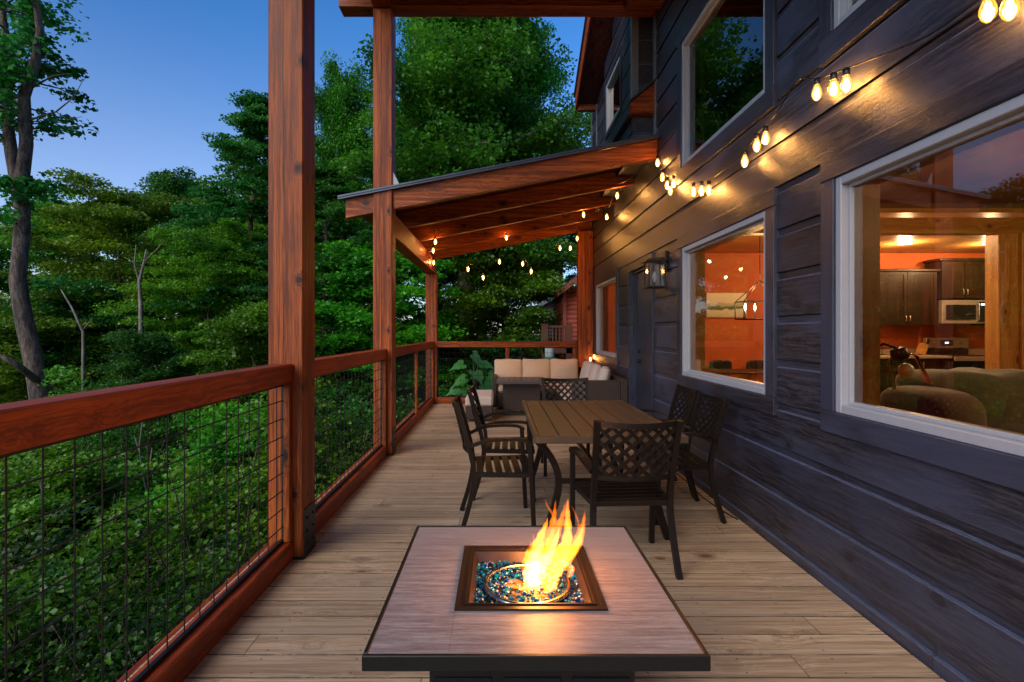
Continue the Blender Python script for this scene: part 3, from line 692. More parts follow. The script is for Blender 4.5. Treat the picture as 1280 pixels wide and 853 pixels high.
zc = sorted({-.2, 6.3} | {o[j] for o in OPEN for j in (2, 3)})
for za, zb in zip(zc[:-1], zc[1:]): wall_boxes(mb, XW+.101, XW+.16, -2.5, YE, za, zb, OPEN)
W(mb, ho).build('inner_wall', orangewall, house)
W(MB().box(XW-.012, XW+.10, YE+.001, YE+.05, -.2, 6.3, .003), ho).build('corner_board', trimz, house)
# interior shell
X2 = 9.6
W(MB().box(XW+.165, X2, -2.5, 9.3, -.1, .02), ho).build('floor', wood('dark_plank_floor', 'y', (.22,.10,.04), (.12,.05,.02), boards=('x', .12, 0), rough=.35, tone=.3), house)
W(MB().box(XW+.165, X2, 9.3, 9.4, .02, 2.9), ho).build('back_wall', orangewall, house)
W(MB().box(X2, X2+.1, -2.5, 9.4, .02, 6.3), ho).build('side_wall', MAT['brown_plank_wall'], house)
W(MB().box(XW+.165, X2, 6.1, 9.298, 2.79, 2.84), ho).build('plank_ceiling', pinex, house)
W(MB().box(XW+.165, X2, 6.12, 6.2, 2.841, 6.3), ho).build('gallery_wall', MAT['brown_plank_wall'], house)
W(MB().box(XW+.165, X2, -2.5, 9.4, 6.3, 6.4), ho).build('upper_ceiling', MAT['brown_plank_wall'], house)
W(MB().box(XW+.21, X2, -2.49, 5.94, 2.86, 2.95), ho).build('light_block_floor', w_dark, house)  # added slab, keeps the lamp light below out of the upper windows
W(MB().box(XW+.165, X2, -2.6, -2.5, -.1, 6.3), ho).build('end_wall', orangewall, house)
W(MB().box(XW+.2, X2-.01, 5.95, 6.1, 2.52, 2.70, .006), ho).build('ceiling_beam', wood('honey_pine_beam', 'x', (.62,.34,.10), (.42,.19,.045), rough=.4, tone=.2, knotc=(.16,.05,.015), bump=.05), house)
W(MB().box(5.70, 5.93, 5.93, 6.11, .021, 2.519, .008), ho).build('interior_post', pinein, house)
W(MB().box(5.94, 6.14, 5.90, 6.11, .021, 2.519, .008), ho).build('interior_post', pinein, house)
def window(y0, y1, z0, z1, nm='window', cas=.11, trimbot=.115, curtain=None, sash=True):
    cx = XW-.022                                 # casing boards, proud of the siding
    c = W(MB().box(cx, XW+.03, y0-cas, y1+cas, z0-trimbot, z0-.001, .003), ho).build(nm, trimw, house)
    W(MB().box(cx, XW+.03, y0-cas, y1+cas, z1+.001, z1+.115, .003), ho).build('head_casing', trimw, c)
    for ya, yb_ in ((y0-cas, y0-.001), (y1+.001, y1+cas)): W(MB().box(cx+.002, XW+.03, ya, yb_, z0, z1, .003), ho).build('side_casing', trimz, c)
    fr = MB(); f = .045
    fr.box(XW-.008, XW+.085, y0, y0+f, z0, z1, .004); fr.box(XW-.008, XW+.085, y1-f, y1, z0, z1, .004)
    fr.box(XW-.008, XW+.085, y0+f, y1-f, z1-f, z1, .004); fr.box(XW-.008, XW+.085, y0+f, y1-f, z0, z0+f, .004)
    fr.box(XW+.03, XW+.08, y0+f, y0+f+.018, z0+f, z1-f, .002); fr.box(XW+.03, XW+.08, y1-f-.018, y1-f, z0+f, z1-f, .002)
    fr.box(XW+.03, XW+.08, y0+f+.018, y1-f-.018, z1-f-.018, z1-f, .002); fr.box(XW+.03, XW+.08, y0+f+.018, y1-f-.018, z0+f, z0+f+.018, .002)
    W(fr, ho).build('frame', vinyl, c)
    g = f+.017; p = MB(); xx = XW+.05
    p.add([(xx, y0+g, z0+g), (xx, y0+g, z1-g), (xx, y1-g, z1-g), (xx, y1-g, z0+g)], [(0,1,2,3)])
    W(p, ho).build('pane', pane_g, c)
    j = MB(); a, b = XW+.086, XW+.20
    j.box(a, b, y0-.05, y0+.04, z0-.05, z1+.05); j.box(a, b, y1-.04, y1+.05, z0-.05, z1+.05); j.box(a, b, y0+.04, y1-.04, z1-.04, z1+.05); j.box(a, b, y0+.04, y1-.04, z0-.05, z0+.04)
    W(j, ho).build('inner_jamb', pinein, c)
    return c
for k, (a, b, c, d) in enumerate(OPEN[:5]): window(a, b, c, d, trimbot=.14 if k in (2, 3) else .115)
# door
dr = MB(); dr.box(XW+.075, XW+.099, 6.30, 7.085, .02, 2.17, .003)
for (ya, yb_, za, zb) in ((6.40, 6.98, .2, .95), (6.40, 6.98, 1.1, 2.05)): dr.box(XW+.068, XW+.076, ya, yb_, za, zb, .003)
door = W(dr, ho).build('door', trimz, house)
hd = MB(); hd.lathe([(.028,0),(.028,.012),(.012,.014),(.012,.05)], (XW+.074, 6.90, 1.0), 12, R=Matrix.Rotation(-PI/2, 3, 'Y')); hd.tube([(XW+.028, 6.90, 1.0), (XW+.028, 6.80, 1.0)], .009, 8)
W(hd, ho).build('handle', blackm, door); W(MB().lathe([(.028,0),(.028,.02),(.02,.024)], (XW+.074, 6.90, 1.14), 12, R=Matrix.Rotation(-PI/2, 3, 'Y')), ho).build('lock', blackm, door)
sl = MB(); 
for (ya, yb_, za, zb) in ((6.16, 6.175, .05, 2.17), (6.275, 6.29, .05, 2.17)): sl.box(XW+.04, XW+.098, ya, yb_, za, zb)
sl = W(sl, ho).build('sidelight_frame', vinyl, house)
p = MB(); p.add([(XW+.07, 6.175, .05), (XW+.07, 6.175, 2.17), (XW+.07, 6.275, 2.17), (XW+.07, 6.275, .05)], [(0,1,2,3)]); W(p, ho).build('pane', pane_g, sl)
dt = MB(); cx = XW-.022
dt.box(cx, XW+.03, 7.105, 7.20, .003, 2.2, .003); dt.box(cx, XW+.03, 6.02, 6.115, .003, 2.2, .003); dt.box(cx, XW+.03, 6.02, 7.20, 2.203, 2.31, .003)
dt.box(XW+.03, XW+.099, 7.09, 7.13, .003, 2.2); dt.box(XW+.03, XW+.099, 6.09, 6.14, .003, 2.2); dt.box(XW+.03, XW+.099, 6.14, 7.09, 2.175, 2.21)
W(dt, ho).build('door_casing', trimz, house)
# gable bump-out above the patio roof
XB, YA, YB = 1.55, 6.05, 8.28
OPB = [(6.62, 7.50, 4.23, 4.94)]
mb = MB(); z0 = SID0+PITCH*13
def wall_b(mb, x0, za, zb):
    y1 = min(YB, YB-max(0, (zb-5.02))/.52)
    wall_boxes(mb, x0, XW-.002, YA, y1, za, zb, OPB)
while z0 < 5.9:
    cuts = sorted({z0+.004, z0+.232, z0+.278} | {o[j] for o in OPB for j in (2, 3) if z0+.004 < o[j] < z0+.278})
    for za, zb in zip(cuts[:-1], cuts[1:]): wall_b(mb, XB if za < z0+.231 else XB+.009, za, zb)
    z0 += PITCH
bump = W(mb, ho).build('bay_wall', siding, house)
W(MB().box(XB-.012, XB+.07, YA-.012, YA+.05, 4.0, 5.7, .003), ho).build('corner_trim', plain('pale_slate_trim', (.14,.15,.19), .5), house)
W(MB().box(XB-.010, XB+.03, YB-.04, YB+.012, 3.3, 5.0, .003), ho).build('corner_trim', plain('slate_corner', (.09,.095,.13), .5), house)
W(MB().box(XW-.014, XW+.02, 5.93, 6.02, 3.65, 5.02, .003), ho).build('corner_trim', MAT['pale_slate_trim'], house)
c = MB(); y0, y1, z0, z1 = OPB[0]; f = .05
c.box(XB-.02, XB+.03, y0-.07, y1+.07, z1+.001, z1+.07); c.box(XB-.02, XB+.03, y0-.07, y1+.07, z0-.06, z0-.001); c.box(XB-.018, XB+.03, y0-.07, y0-.001, z0, z1); c.box(XB-.018, XB+.03, y1+.001, y1+.07, z0, z1)
bw = W(c, ho).build('window', trimw, house); fr = MB()
fr.box(XB-.006, XB+.07, y0, y0+f, z0, z1); fr.box(XB-.006, XB+.07, y1-f, y1, z0, z1); fr.box(XB-.006, XB+.07, y0+f, y1-f, z1-f, z1); fr.box(XB-.006, XB+.07, y0+f, y1-f, z0, z0+f)
W(fr, ho).build('frame', vinyl, bw)
p = MB(); xx = XB+.04; p.add([(xx, y0+f, z0+f), (xx, y0+f, z1-f), (xx, y1-f, z1-f), (xx, y1-f, z0+f)], [(0,1,2,3)]); W(p, ho).build('pane', pane_g, bw)
W(MB().box(XB+.1, XB+.12, y0, y1, z0, z1), ho).build('dark_room_panel', plain('dark_room_backing', (.03,.022,.015), .9), bw)  # dark panel stands in for the unlit room behind the pane
# rake roof of the gable
sl_ = .52
r_ = MB(); ya, yb_ = 5.6, 8.40
za = lambda y: 5.0+(8.34-y)*sl_
r_.prism([(yb_, za(yb_)), (ya, za(ya)), (ya, za(ya)+.03), (yb_, za(yb_)+.03)], 'x', 1.25, 2.2)
gr = W(r_, ho).build('gable_roof', w_dark, house)
r_ = MB(); r_.prism([(yb_, za(yb_)-.05), (ya, za(ya)-.05), (ya, za(ya)+.2), (yb_, za(yb_)+.2)], 'x', 1.225, 1.248); W(r_, ho).build('fascia_board', w_y, gr)
r_ = MB(); r_.prism([(yb_+.02, za(yb_)+.21), (ya, za(ya)+.21), (ya, za(ya)+.23), (yb_+.02, za(yb_)+.23)], 'x', 1.2, 2.2); W(r_, ho).build('roof_covering', roofmetal, gr)
W(MB().box(1.26, XB-.002, 8.30, 8.39, 4.93, 5.18, .004), ho).build('eave_return', w_x, gr)
W(MB().box(1.40, XW-.003, 5.62, 5.80, 4.96, 5.15, .004), ho).build('beam_end', w_x, house)
# pent roof below the bay
pe = MB(); pe.prism([(1.50, 3.89), (XW-.003, 3.89), (XW-.003, 4.25), (1.50, 4.01)], 'y', 5.95, 6.94)
pe = W(pe, ho).build('pent_box', w_x, house)
q = MB(); q.prism([(1.47, 4.0), (XW-.004, 4.265), (XW-.004, 4.285), (1.47, 4.025)], 'y', 5.92, 6.98); W(q, ho).build('pent_covering', roofmetal, pe)
q = MB(); q.box(1.475, 1.498, 5.93, 6.97, 3.87, 4.0, .003); W(q, ho).build('fascia_board', trimw, pe)

# wall lantern
ln = thing('wall_lantern', (XW, 5.57, 2.06), 'black box lantern with clear glass panes on the wall beside the door', 'lantern')
b = MB(); b.box(-.03, -.002, -.055, .055, -.03, .19, .003); b.tube([(-.02,0,.12), (-.13,0,.12), (-.13,0,.09)], .01, 8)
b.box(-.24, -.02, -.11, .11, .075, .095, .004); b.box(-.215, -.045, -.085, .085, .095, .11, .004); b.box(-.225, -.035, -.095, .095, -.20, -.18, .004)
for sx in (-.215, -.047):
    for sy in (-.087, .075): b.box(sx, sx+.012, sy, sy+.012, -.18, .075)
b.build('lantern_frame', blackm, ln)
g = MB()
for sy in (-.08, .08): g.add([(-.205,sy,-.18), (-.205,sy,.075), (-.045,sy,.075), (-.045,sy,-.18)], [(0,1,2,3)])
for sx in (-.208, -.042): g.add([(sx,-.078,-.18), (sx,-.078,.075), (sx,.078,.075), (sx,.078,-.18)], [(0,1,2,3)])
g.build('glass_panes', glass('seeded_lantern_glass', 1.6, (.85,.85,.88), .08), ln)
b = MB(); b.lathe([(.012,-.06),(.018,-.04),(.028,0),(.024,.03),(.006,.06)], (-.125,0,-.08), 10); b.build('lamp_bulb', plain('unlit_bulb', (.5,.48,.45), .2), ln)

# ------------------------------------------------------------------ string lights
def bulb_at(root, org, p, small=1.0, lit=True):
    p = Vector(p)-Vector(org)
    so = MB(); so.lathe([(.010,.075),(.016,.07),(.017,.04),(.014,.036)], p, 8); so.build('socket', darkplastic, root)
    g = MB(); g.lathe([(.012,.036),(.017,.025),(.025,0),(.026,-.016),(.019,-.036),(.007,-.048)], p, 12); bg = g.build('bulb', bulb_g, root)
    fl = MB(); fl.lathe([(.002,-.036),(.009,-.028),(.012,-.005),(.009,.018),(.003,.025)], p, 8); fl.build('filament', filament, bg)
def lamp(loc, e, col=(1,.48,.15), r=.02, name='bulb_light', typ='POINT', size=None):
    l = bpy.data.lights.new(name, typ); l.energy = e; l.color = col
    if typ == 'POINT': l.shadow_soft_size = r
    o = bpy.data.objects.new(name, l); COL.objects.link(o); o.location = loc; return o
BE = 2.8
def strand(name_label, bulbs, cable, group='strings of warm bulbs', e=BE):
    org = cable[0]; o = thing('string_lights', org, name_label, 'string lights', group)
    m = MB(); m.tube([Vector(c)-Vector(org) for c in cable], .0045, 5); m.build('cable', darkplastic, o)
    for b in bulbs:
        bulb_at(o, org, b); lamp(b, e, r=.022)
def sm(pts, n=4):                       # catmull-rom
    P = [Vector(p) for p in pts]; P = [P[0]]+P+[P[-1]]; out = []
    for i in range(1, len(P)-2):
        for k in range(n):
            t = k/n; a, b, c, d = P[i-1], P[i], P[i+1], P[i+2]
            out.append(.5*((2*b)+(c-a)*t+(2*a-5*b+4*c-d)*t*t+(3*b-a-3*c+d)*t**3))
    out.append(P[-2]); return out
XC = 1.755
wb = [(1235,11),(1058,104),(1021,115),(946,181),(931,201),(886,237),(877,238),(867,239),(842,229),(834,231),(828,221),(822,203),(1262,8),(1042,109),(957,172),(838,238)]
wallb = [atX(a, b, 1.715+.012*(i % 3)) for i, (a, b) in enumerate(wb)]
cab = sm([atX(a, b, XC) for a, b in [(1420,-120),(1310,-40),(1236,-8),(1160,45),(1085,76),(1058,86),(1021,99),(997,101),(968,145),(947,167),(932,189),(905,212),(886,226),(877,227),(867,229),(852,227),(841,219),(834,220),(828,210),(822,193),(820,186)]])
strand('string of clear warm bulbs swagged along the slate wall between the windows', wallb, cab, e=1.6)
ub = [at(771.5,244,7.0), at(758.5,271,8.0), at(729.5,268,8.0)]
strand('string of bulbs dropping from the wall top under the right end of the patio roof', ub, sm([at(820,186,5.9), at(790,222,6.5), at(771,233,7.0), at(763,256,7.6), at(758.5,260,8.0), at(744,262,8.0), at(729.5,257,8.0), at(725,250,8.1)]))
sb = [at(585,336.6,9.1), at(604,346.8,9.1), at(624.3,327,9.1), at(633,297,8.9), at(653.4,329.5,9.1), at(664,339,9.1), at(700,310,9.2), at(712.9,310,9.3), at(721.4,298,9.4)]
strand('swagged string of bulbs hanging in two dips across the far end of the patio roof', sb, sm([at(545,300,9.0), at(565,318,9.1), at(585,328.5,9.1), at(604,338.6,9.1), at(616,330,9.1), at(624.3,319,9.1), at(633,288,8.9), at(640,308,9.0), at(653.4,321.5,9.1), at(664,331,9.1), at(684,320,9.15), at(700,302,9.2), at(712.9,302,9.3), at(721.4,290,9.4), at(722,284,9.5)]))
lb = [at(544.3,302,7.9), at(541.5,313,8.5), at(542,328,9.3)]
strand('short string of three bulbs along the left beam beside the far corner post', lb, sm([at(546,286,7.4), at(544.3,292,7.9), at(542,304,8.5), at(542,319,9.3), at(545,300,9.0)]))
cb = [at(738,449,9.7), at(742.5,446,9.7), at(747,449,9.6)]
strand('small bunch of bulbs behind the corner cushions', cb, sm([at(743,300,9.8), at(742,380,9.8), at(741,436,9.75), at(738,440,9.7), at(742.5,437,9.7), at(747,440,9.6)]), e=.5)

# ------------------------------------------------------------------ fire table
fx, fy, fw = .087, 1.63, .41; TZ = .635
ft = thing('fire_table', (fx, fy, 0), 'square gas fire table with wood-look tile top and black rim', 'fire table')
tt = MB(); hw, ih = fw-.012, .208
for (a, b, c_, d) in ((-ih+.0006, hw, -hw, -ih), (-hw, hw, ih, hw)): tt.box(a, b, c_+.0005, d-.0005, TZ-.02, TZ)
for (a, b, c_) in ((-hw, -ih, -hw), (ih, hw, -ih)): tt.box(a, b, c_+.0006, ih-.0006, TZ-.02, TZ)
tt.build('tile_top', tilew, ft)
rm = MB()
for (a, b, c_, d) in ((-fw, fw, -fw, -hw-.0005), (-fw, fw, hw+.0005, fw), (-fw, -hw-.0005, -hw, hw), (hw+.0005, fw, -hw, hw)): rm.box(a, b, c_, d, TZ-.035, TZ+.002, .002)
rm.box(-fw+.02, fw-.02, -fw+.02, fw-.02, TZ-.11, TZ-.09) if False else None
rm.build('rim', blackm, ft)
bs_ = MB(); bs_.box(-.27, .27, -.27, .27, .03, TZ-.09, .006); bs_.box(-.29, .29, -.29, .29, .002, .03, .004); bs_.box(-.255, .255, -.255, .255, TZ-.089, TZ-.036, .004)
for s_ in (-1, 1):
    for a in (-.18, 0, .18): bs_.box(a-.075, a+.075, s_*.272-.003, s_*.272+.003, .07, TZ-.14, .002)
bs_.build('base_cabinet', blackm, ft)
pn = MB(); o_, i_ = .208, .165
for (za, zb, oo, ii) in ((TZ+.0005, TZ+.006, .210, .196), (TZ-.002, TZ+.003, .196, .172), (TZ-.002, TZ+.007, .1845, .180)):
    pn.box(-oo, oo, -oo, -ii, za, zb); pn.box(-oo, oo, ii, oo, za, zb); pn.box(-oo, -ii, -ii, ii, za, zb); pn.box(ii, oo, -ii, ii, za, zb)
q = .172; q2 = .150; zf = TZ-.055
pn.add([(-q,-q,TZ), (q,-q,TZ), (q,q,TZ), (-q,q,TZ), (-q2,-q2,zf), (q2,-q2,zf), (q2,q2,zf), (-q2,q2,zf)], [(0,4,5,1),(1,5,6,2),(2,6,7,3),(3,7,4,0),(4,7,6,5)])
pn.build('burner_pan', panbronze, ft)
rg = MB(); ring = [(.130*math.cos(a), .130*math.sin(a), TZ-.028) for a in [2*PI*i/48 for i in range(49)]]; rg.tube(ring, .0085, 10, cap=False); rg.build('burner_ring', ringsteel, ft)
rg = MB(); ring = [(.07*math.cos(a), .07*math.sin(a), TZ-.045) for a in [2*PI*i/32 for i in range(33)]]; rg.tube(ring, .008, 8, cap=False); rg.build('burner_ring', ringsteel, ft)
# fire glass
def glassmat():
    m, t, out = nt('blue_fire_glass'); L = t.links.new; ge = t.nodes.new('ShaderNodeNewGeometry')
    c = ramp(t, ge.outputs['Random Per Island'], [(0,(.001,.01,.06)), (.3,(.0,.045,.26)), (.55,(.0,.14,.30)), (.78,(.004,.20,.20)), (.93,(.004,.03,.20)), (.985,(.2,.18,.17)), (1,(.3,.15,.08))])
    bs = N(t, 'ShaderNodeBsdfPrincipled', Roughness=.16); L(c, bs.inputs[0]); bs.inputs['Specular IOR Level'].default_value = .6
    L(bs.outputs[0], out.inputs[0]); return m
gm = MB(); ico = [(0,0,1)]+[(.894*math.cos(2*PI*k/5), .894*math.sin(2*PI*k/5), .447) for k in range(5)]+[(.894*math.cos(2*PI*k/5+.63), .894*math.sin(2*PI*k/5+.63), -.447) for k in range(5)]+[(0,0,-1)]
icf = [(0,1+k,1+(k+1)%5) for k in range(5)]+[(1+k,6+k,1+(k+1)%5) for k in range(5)]+[(6+k,6+(k+1)%5,1+(k+1)%5) for k in range(5)]+[(11,6+(k+1)%5,6+k) for k in range(5)]
for _ in range(2200):
    x, y = random.uniform(-.162, .162), random.uniform(-.162, .162); z = TZ-.052+random.random()*.022; r = random.uniform(.0035, .0075)
    if max(abs(x), abs(y)) > .155: z = TZ-.038+random.random()*.01
    R = Matrix.Rotation(random.random()*6, 3, 'X') @ Matrix.Rotation(random.random()*6, 3, 'Z'); sc = (random.uniform(.7, 1.3), random.uniform(.7, 1.3), random.uniform(.5, 1))
    gm.add([Vector((x, y, z))+R @ Vector((v[0]*r*sc[0], v[1]*r*sc[1], v[2]*r*sc[2])) for v in ico], icf)
gl = gm.build('fire_glass', glassmat()); gl.location = (fx, fy, 0); tag(gl, 'loose blue and teal glass pebbles filling the burner pan', 'fire glass', kind='stuff')
# flame: tongues of glowing gas
fz = TZ-.03
fl = thing('flame', (fx, fy, fz), 'tall orange flame leaning right over the burner ring', 'flame')
def flame_mat(name, col, s):
    m, t, out = nt(name); e = N(t, 'ShaderNodeEmission', Strength=s); e.inputs[0].default_value = (*col, 1); t.links.new(e.outputs[0], out.inputs['Volume']); return m
FM = [flame_mat('flame_gas_core', (1,.34,.04), 200), flame_mat('flame_gas_body', (1,.22,.012), 120), flame_mat('flame_gas_tip', (1,.15,.005), 75)]
def tongue(pts, mi, dy=0.0, depth=.6, Y=fy):
    rows = []; P = []
    for (x, y, w) in pts: P.append((at(560+x/5.33, 630+y/5.33, Y+dy), w/5.33/F*Y*.5))
    C = sm([p for p, _ in P], 4); R = []
    for i in range(len(P)-1):
        for k in range(4): R.append(P[i][1]*(1-k/4)+P[i+1][1]*k/4)
    R.append(P[-1][1]); m = MB(); vs = []; fs = []; n = 10; o = Vector((fx, fy, fz))
    for i, c in enumerate(C):
        d = (C[min(i+1, len(C)-1)]-C[max(i-1, 0)]).normalized(); x = d.cross(Vector((0,1,0))).normalized(); tw = .35*math.sin(i*.5+dy*90); R[i] *= 1+.16*math.sin(i*1.9+dy*200)
        for k in range(n):
            a = 2*PI*k/n; vs.append(c-o+x*math.cos(a)*R[i]+Vector((0,1,0))*(math.sin(a)*R[i]*depth+tw*math.cos(a)*R[i]))
    for i in range(len(C)-1):
        for k in range(n): fs.append((i*n+k, i*n+(k+1) % n, (i+1)*n+(k+1) % n, (i+1)*n+k))
    fs += [tuple(reversed(range(n))), tuple((len(C)-1)*n+k for k in range(n))]; m.add(vs, fs, True)
    m.build('flame_tongue', FM[mi], fl)
T = [([(620,420,30),(650,330,70),(690,250,80),(730,170,60),(760,90,40),(775,30,18),(785,-20,2)], 2, .03),([(500,450,20),(520,400,60),(560,330,90),(600,260,70),(640,190,40),(665,130,2)], 2, .0),
     ([(700,470,40),(770,380,90),(840,300,80),(885,210,50),(895,130,2)], 2, .01),
     ([(575,600,60),(565,520,110),(560,450,120),(575,380,90),(610,300,50),(640,250,6)], 0, 0),
     ([(560,605,110),(575,520,80),(600,440,110),(660,360,80),(700,290,50),(735,190,14),(742,150,2)], 0, -.012),
     ([(520,560,20),(530,470,60),(560,380,75),(590,290,60),(620,210,50),(655,130,24),(662,90,2)], 1, .01),
     ([(560,520,30),(600,400,80),(640,300,75),(680,200,56),(705,100,40),(712,30,20),(718,-30,2)], 2, .02),
     ([(640,560,50),(670,480,120),(720,390,130),(770,310,110),(795,230,70),(798,120,44),(795,30,26),(800,-40,2)], 1, -.02),
     ([(660,520,20),(740,430,60),(800,360,80),(850,280,70),(885,190,50),(905,110,26),(912,35,2)], 2, .0),
     ([(700,500,20),(760,400,40),(830,330,36),(870,240,26),(900,150,12),(905,80,2)], 1, .02),
     ([(620,600,50),(560,585,40),(480,560,34),(420,545,26),(370,540,2)], 1, -.03),
     ([(560,590,40),(500,540,40),(440,515,34),(380,535,10),(365,560,2)], 2, -.02),
     ([(640,600,50),(690,560,60),(720,500,44),(700,430,30),(690,380,2)], 1, -.04),
     ([(540,450,30),(515,390,30),(520,330,16),(545,270,10),(575,190,2)], 2, .02),
     ([(600,430,20),(570,330,26),(575,250,22),(565,195,2)], 2, .03),
     ([(720,140,12),(690,60,16),(660,10,12),(645,-40,2)], 2, -.01),
     ([(780,400,50),(820,440,60),(800,480,30),(770,490,2)], 2, .04),
     ([(800,300,12),(840,230,10),(870,150,16),(850,70,12),(820,10,2)], 2, .03),
     ([(500,610,10),(450,600,14),(400,606,8),(370,600,2)], 1, -.05), ([(570,610,60),(600,620,50),(640,615,30),(670,608,2)], 1, -.06)]
for p_, mi, dy in T: tongue(p_, mi, dy)
lamp((fx+.02, fy, fz+.10), 2.4, (1,.38,.09), .05, 'flame_light'); lamp((fx+.08, fy, fz+.2), 1.4, (1,.34,.08), .05, 'flame_light')

# ------------------------------------------------------------------ dining chairs
def make_chair(label):
    o = thing('patio_chair', (0,0,0), label, 'chair', 'lattice-back armchairs round the dining table'); t = .032
    hw = .225; backp = lambda s_: [(s_*(hw+.02),-.30,.0),(s_*(hw+.008),-.235,.22),(s_*hw,-.21,.42),(s_*hw,-.25,.62),(s_*(hw+.005),-.30,.80),(s_*(hw+.01),-.33,.90)]
    for s_ in (-1, 1):
        m = MB(); P = sm(backp(s_), 3)
        m.sweep(P, (1,0,0), t, t)
        m.build('rear_leg', bronze, o)
        m = MB(); m.bar((s_*.265,.205,0), (s_*.268,.175,.63), t, t, (1,0,0), .004); m.build('front_leg', bronze, o)
        m = MB(); A = sm([(s_*(hw+.01),-.245,.60),(s_*(hw+.04),-.12,.645),(s_*.27,.03,.655),(s_*.27,.14,.648),(s_*.268,.195,.62)], 4)
        m.sweep(A, (1,0,0), .042, .02)
        m.build('armrest', bronze, o)
    m = MB()
    for y in (-.205, .2): m.bar((-.262 if y > 0 else -hw, y, .405), (.262 if y > 0 else hw, y, .405), .026, .032)
    for s_ in (-1, 1): m.bar((s_*hw,-.205,.405), (s_*.258,.2,.405), .026, .032)
    for i in range(6):
        y = -.165+i*.066; w = hw+.005+.03*(i/5); m.box(-w, w, y-.024, y+.024, .414, .424, .003)
    m.build('seat', bronze, o)
    m = MB(); z0, z1 = .565, .885
    def bp(u, z):                          # point on the curved back, u in -1..1
        f_ = (z-.42)/.48; yb = -.21-.11*f_**1.15; return Vector((u*hw, yb-.045*(1-u*u), z))
    for z, h in ((z1, .032), (z0, .026)):
        R_ = [bp(-1+i/6, z+.012*(1-0)*(-(1-(-1+i/6)**2) if z == z1 else 0)) for i in range(13)]
        m.sweep(R_, (0,0,1), h, .016)
    nx_, nz_ = 6, 4; cw = 2/nx_; chh = (z1-z0-.03)/nz_; zb = z0+.012
    for i in range(-nz_, nx_+1):
        for sg in (1, -1):
            pts = []
            for k in range(0, 2*nz_+1):
                u = -1+cw*(i+k/2*1.0) if sg == 1 else 1-cw*(i+k/2*1.0)
                if -1.001 <= u <= 1.001: pts.append(bp(u, zb+chh*k/2))
            if len(pts) > 1: m.sweep(pts, (0,1,0), .006, .022)
    m.build('lattice_back', bronze, o); return o
# the bars of the lattice need their width in the plane of the back
c0 = make_chair('lattice-back armchair nearest the fire, its back to the camera'); c0.location = (.755, 3.22, 0); c0.rotation_euler = (0,0,.06)
dup(c0, (.705, 5.22, 0), PI+.02, 'lattice-back armchair at the far end of the table, facing the camera')
dup(c0, (.02, 3.84, 0), -PI/2+.06, 'front one of the two armchairs on the railing side of the table')
dup(c0, (.085, 4.54, 0), -PI/2-.02, 'rear one of the two armchairs on the railing side of the table')
dup(c0, (1.335, 4.03, 0), PI/2+.02, 'front one of the two armchairs between table and house wall')
dup(c0, (1.345, 4.62, 0), PI/2-.01, 'rear one of the two armchairs between table and house wall')
# dining table
dt_ = thing('dining_table', (.712, 4.16, 0), 'long brown slatted metal dining table in the middle of the deck', 'table', rz=.004); hx, hy, tz_ = .49, .86, .73
m = MB(); n = 7; sw = 2*(hx-.03)/n
for i in range(n): m.box(-hx+.03+i*sw+.004, -hx+.03+(i+1)*sw-.004, -hy+.035, hy-.035, tz_-.02, tz_-.002, .003)
m.build('table_slats', bronze_top, dt_)
m = MB(); m.box(-hx, hx, -hy, -hy+.033, tz_-.045, tz_, .004); m.box(-hx, hx, hy-.033, hy, tz_-.045, tz_, .004); m.box(-hx, -hx+.031, -hy+.034, hy-.034, tz_-.045, tz_, .004); m.box(hx-.031, hx, -hy+.034, hy-.034, tz_-.045, tz_, .004)
m.box(-hx+.04, hx-.04, -.3, -.26, tz_-.045, tz_-.022); m.box(-hx+.04, hx-.04, .26, .3, tz_-.045, tz_-.022)
m.build('table_frame', bronze_top, dt_)
for sx in (-1, 1):
    for sy in (-1, 1):
        m = MB(); P = sm([(sx*.47, sy*.72, tz_-.046), (sx*.37, sy*.70, .56), (sx*.32, sy*.69, .42), (sx*.34, sy*.68, .25), (sx*.42, sy*.66, 0)], 3)
        m.sweep(P, (0,1,0), .045, .045)
        m.build('leg', bronze, dt_)
m = MB()
for sy in (-1, 1): m.bar((-.30, sy*.69, .40), (.30, sy*.69, .40), .03, .03)
m.bar((0, -.69, .40), (0, .69, .40), .03, .03); m.build('stretcher', bronze, dt_)

# ------------------------------------------------------------------ lounge set
def pillow(o, org, c, h, R=None, mat=cushion, name='back_cushion', e=.2):
    def fn(p):
        # pinch the corners and puff the middle
        u, v = p.x/h[0], p.z/h[2]; k = 1-.04*(1-u*u)*abs(v)**3-.04*(1-v*v)*abs(u)**3; return Vector((p.x*k, p.y*(1-.62*max(abs(u), abs(v))**4), p.z*k+.008*math.sin(p.x*17+c[0]*9)))
    MB().blob(Vector(c)-Vector(org), h, e, 12, R, fn).build(name, mat, o)
so_ = (.7, 9.6, 0); sofa = thing('sectional_sofa', so_, 'brown wicker corner sofa with tan cushions by the far railing', 'sofa')
b = MB(); b.box(-.12, 1.72, 9.86, 9.97, .05, .72, .01); b.box(-.12, -.04, 9.20, 9.858, .05, .60, .01); b.box(-.038, 1.0, 9.22, 9.858, .05, .30, .008)
b.box(1.0, 1.66, 7.22, 9.858, .05, .30, .008); b.box(1.662, 1.76, 7.10, 9.858, .05, .74, .01); b.box(1.0, 1.66, 7.10, 7.218, .05, .72, .01)
W(b, so_).build('wicker_body', wick, sofa)
for k, (xa, xb) in enumerate(((-.03, .49), (.50, 1.0))): W(MB().box(xa, xb, 9.22, 9.80, .302, .43, .035), so_).build('seat_cushion', cushion, sofa)
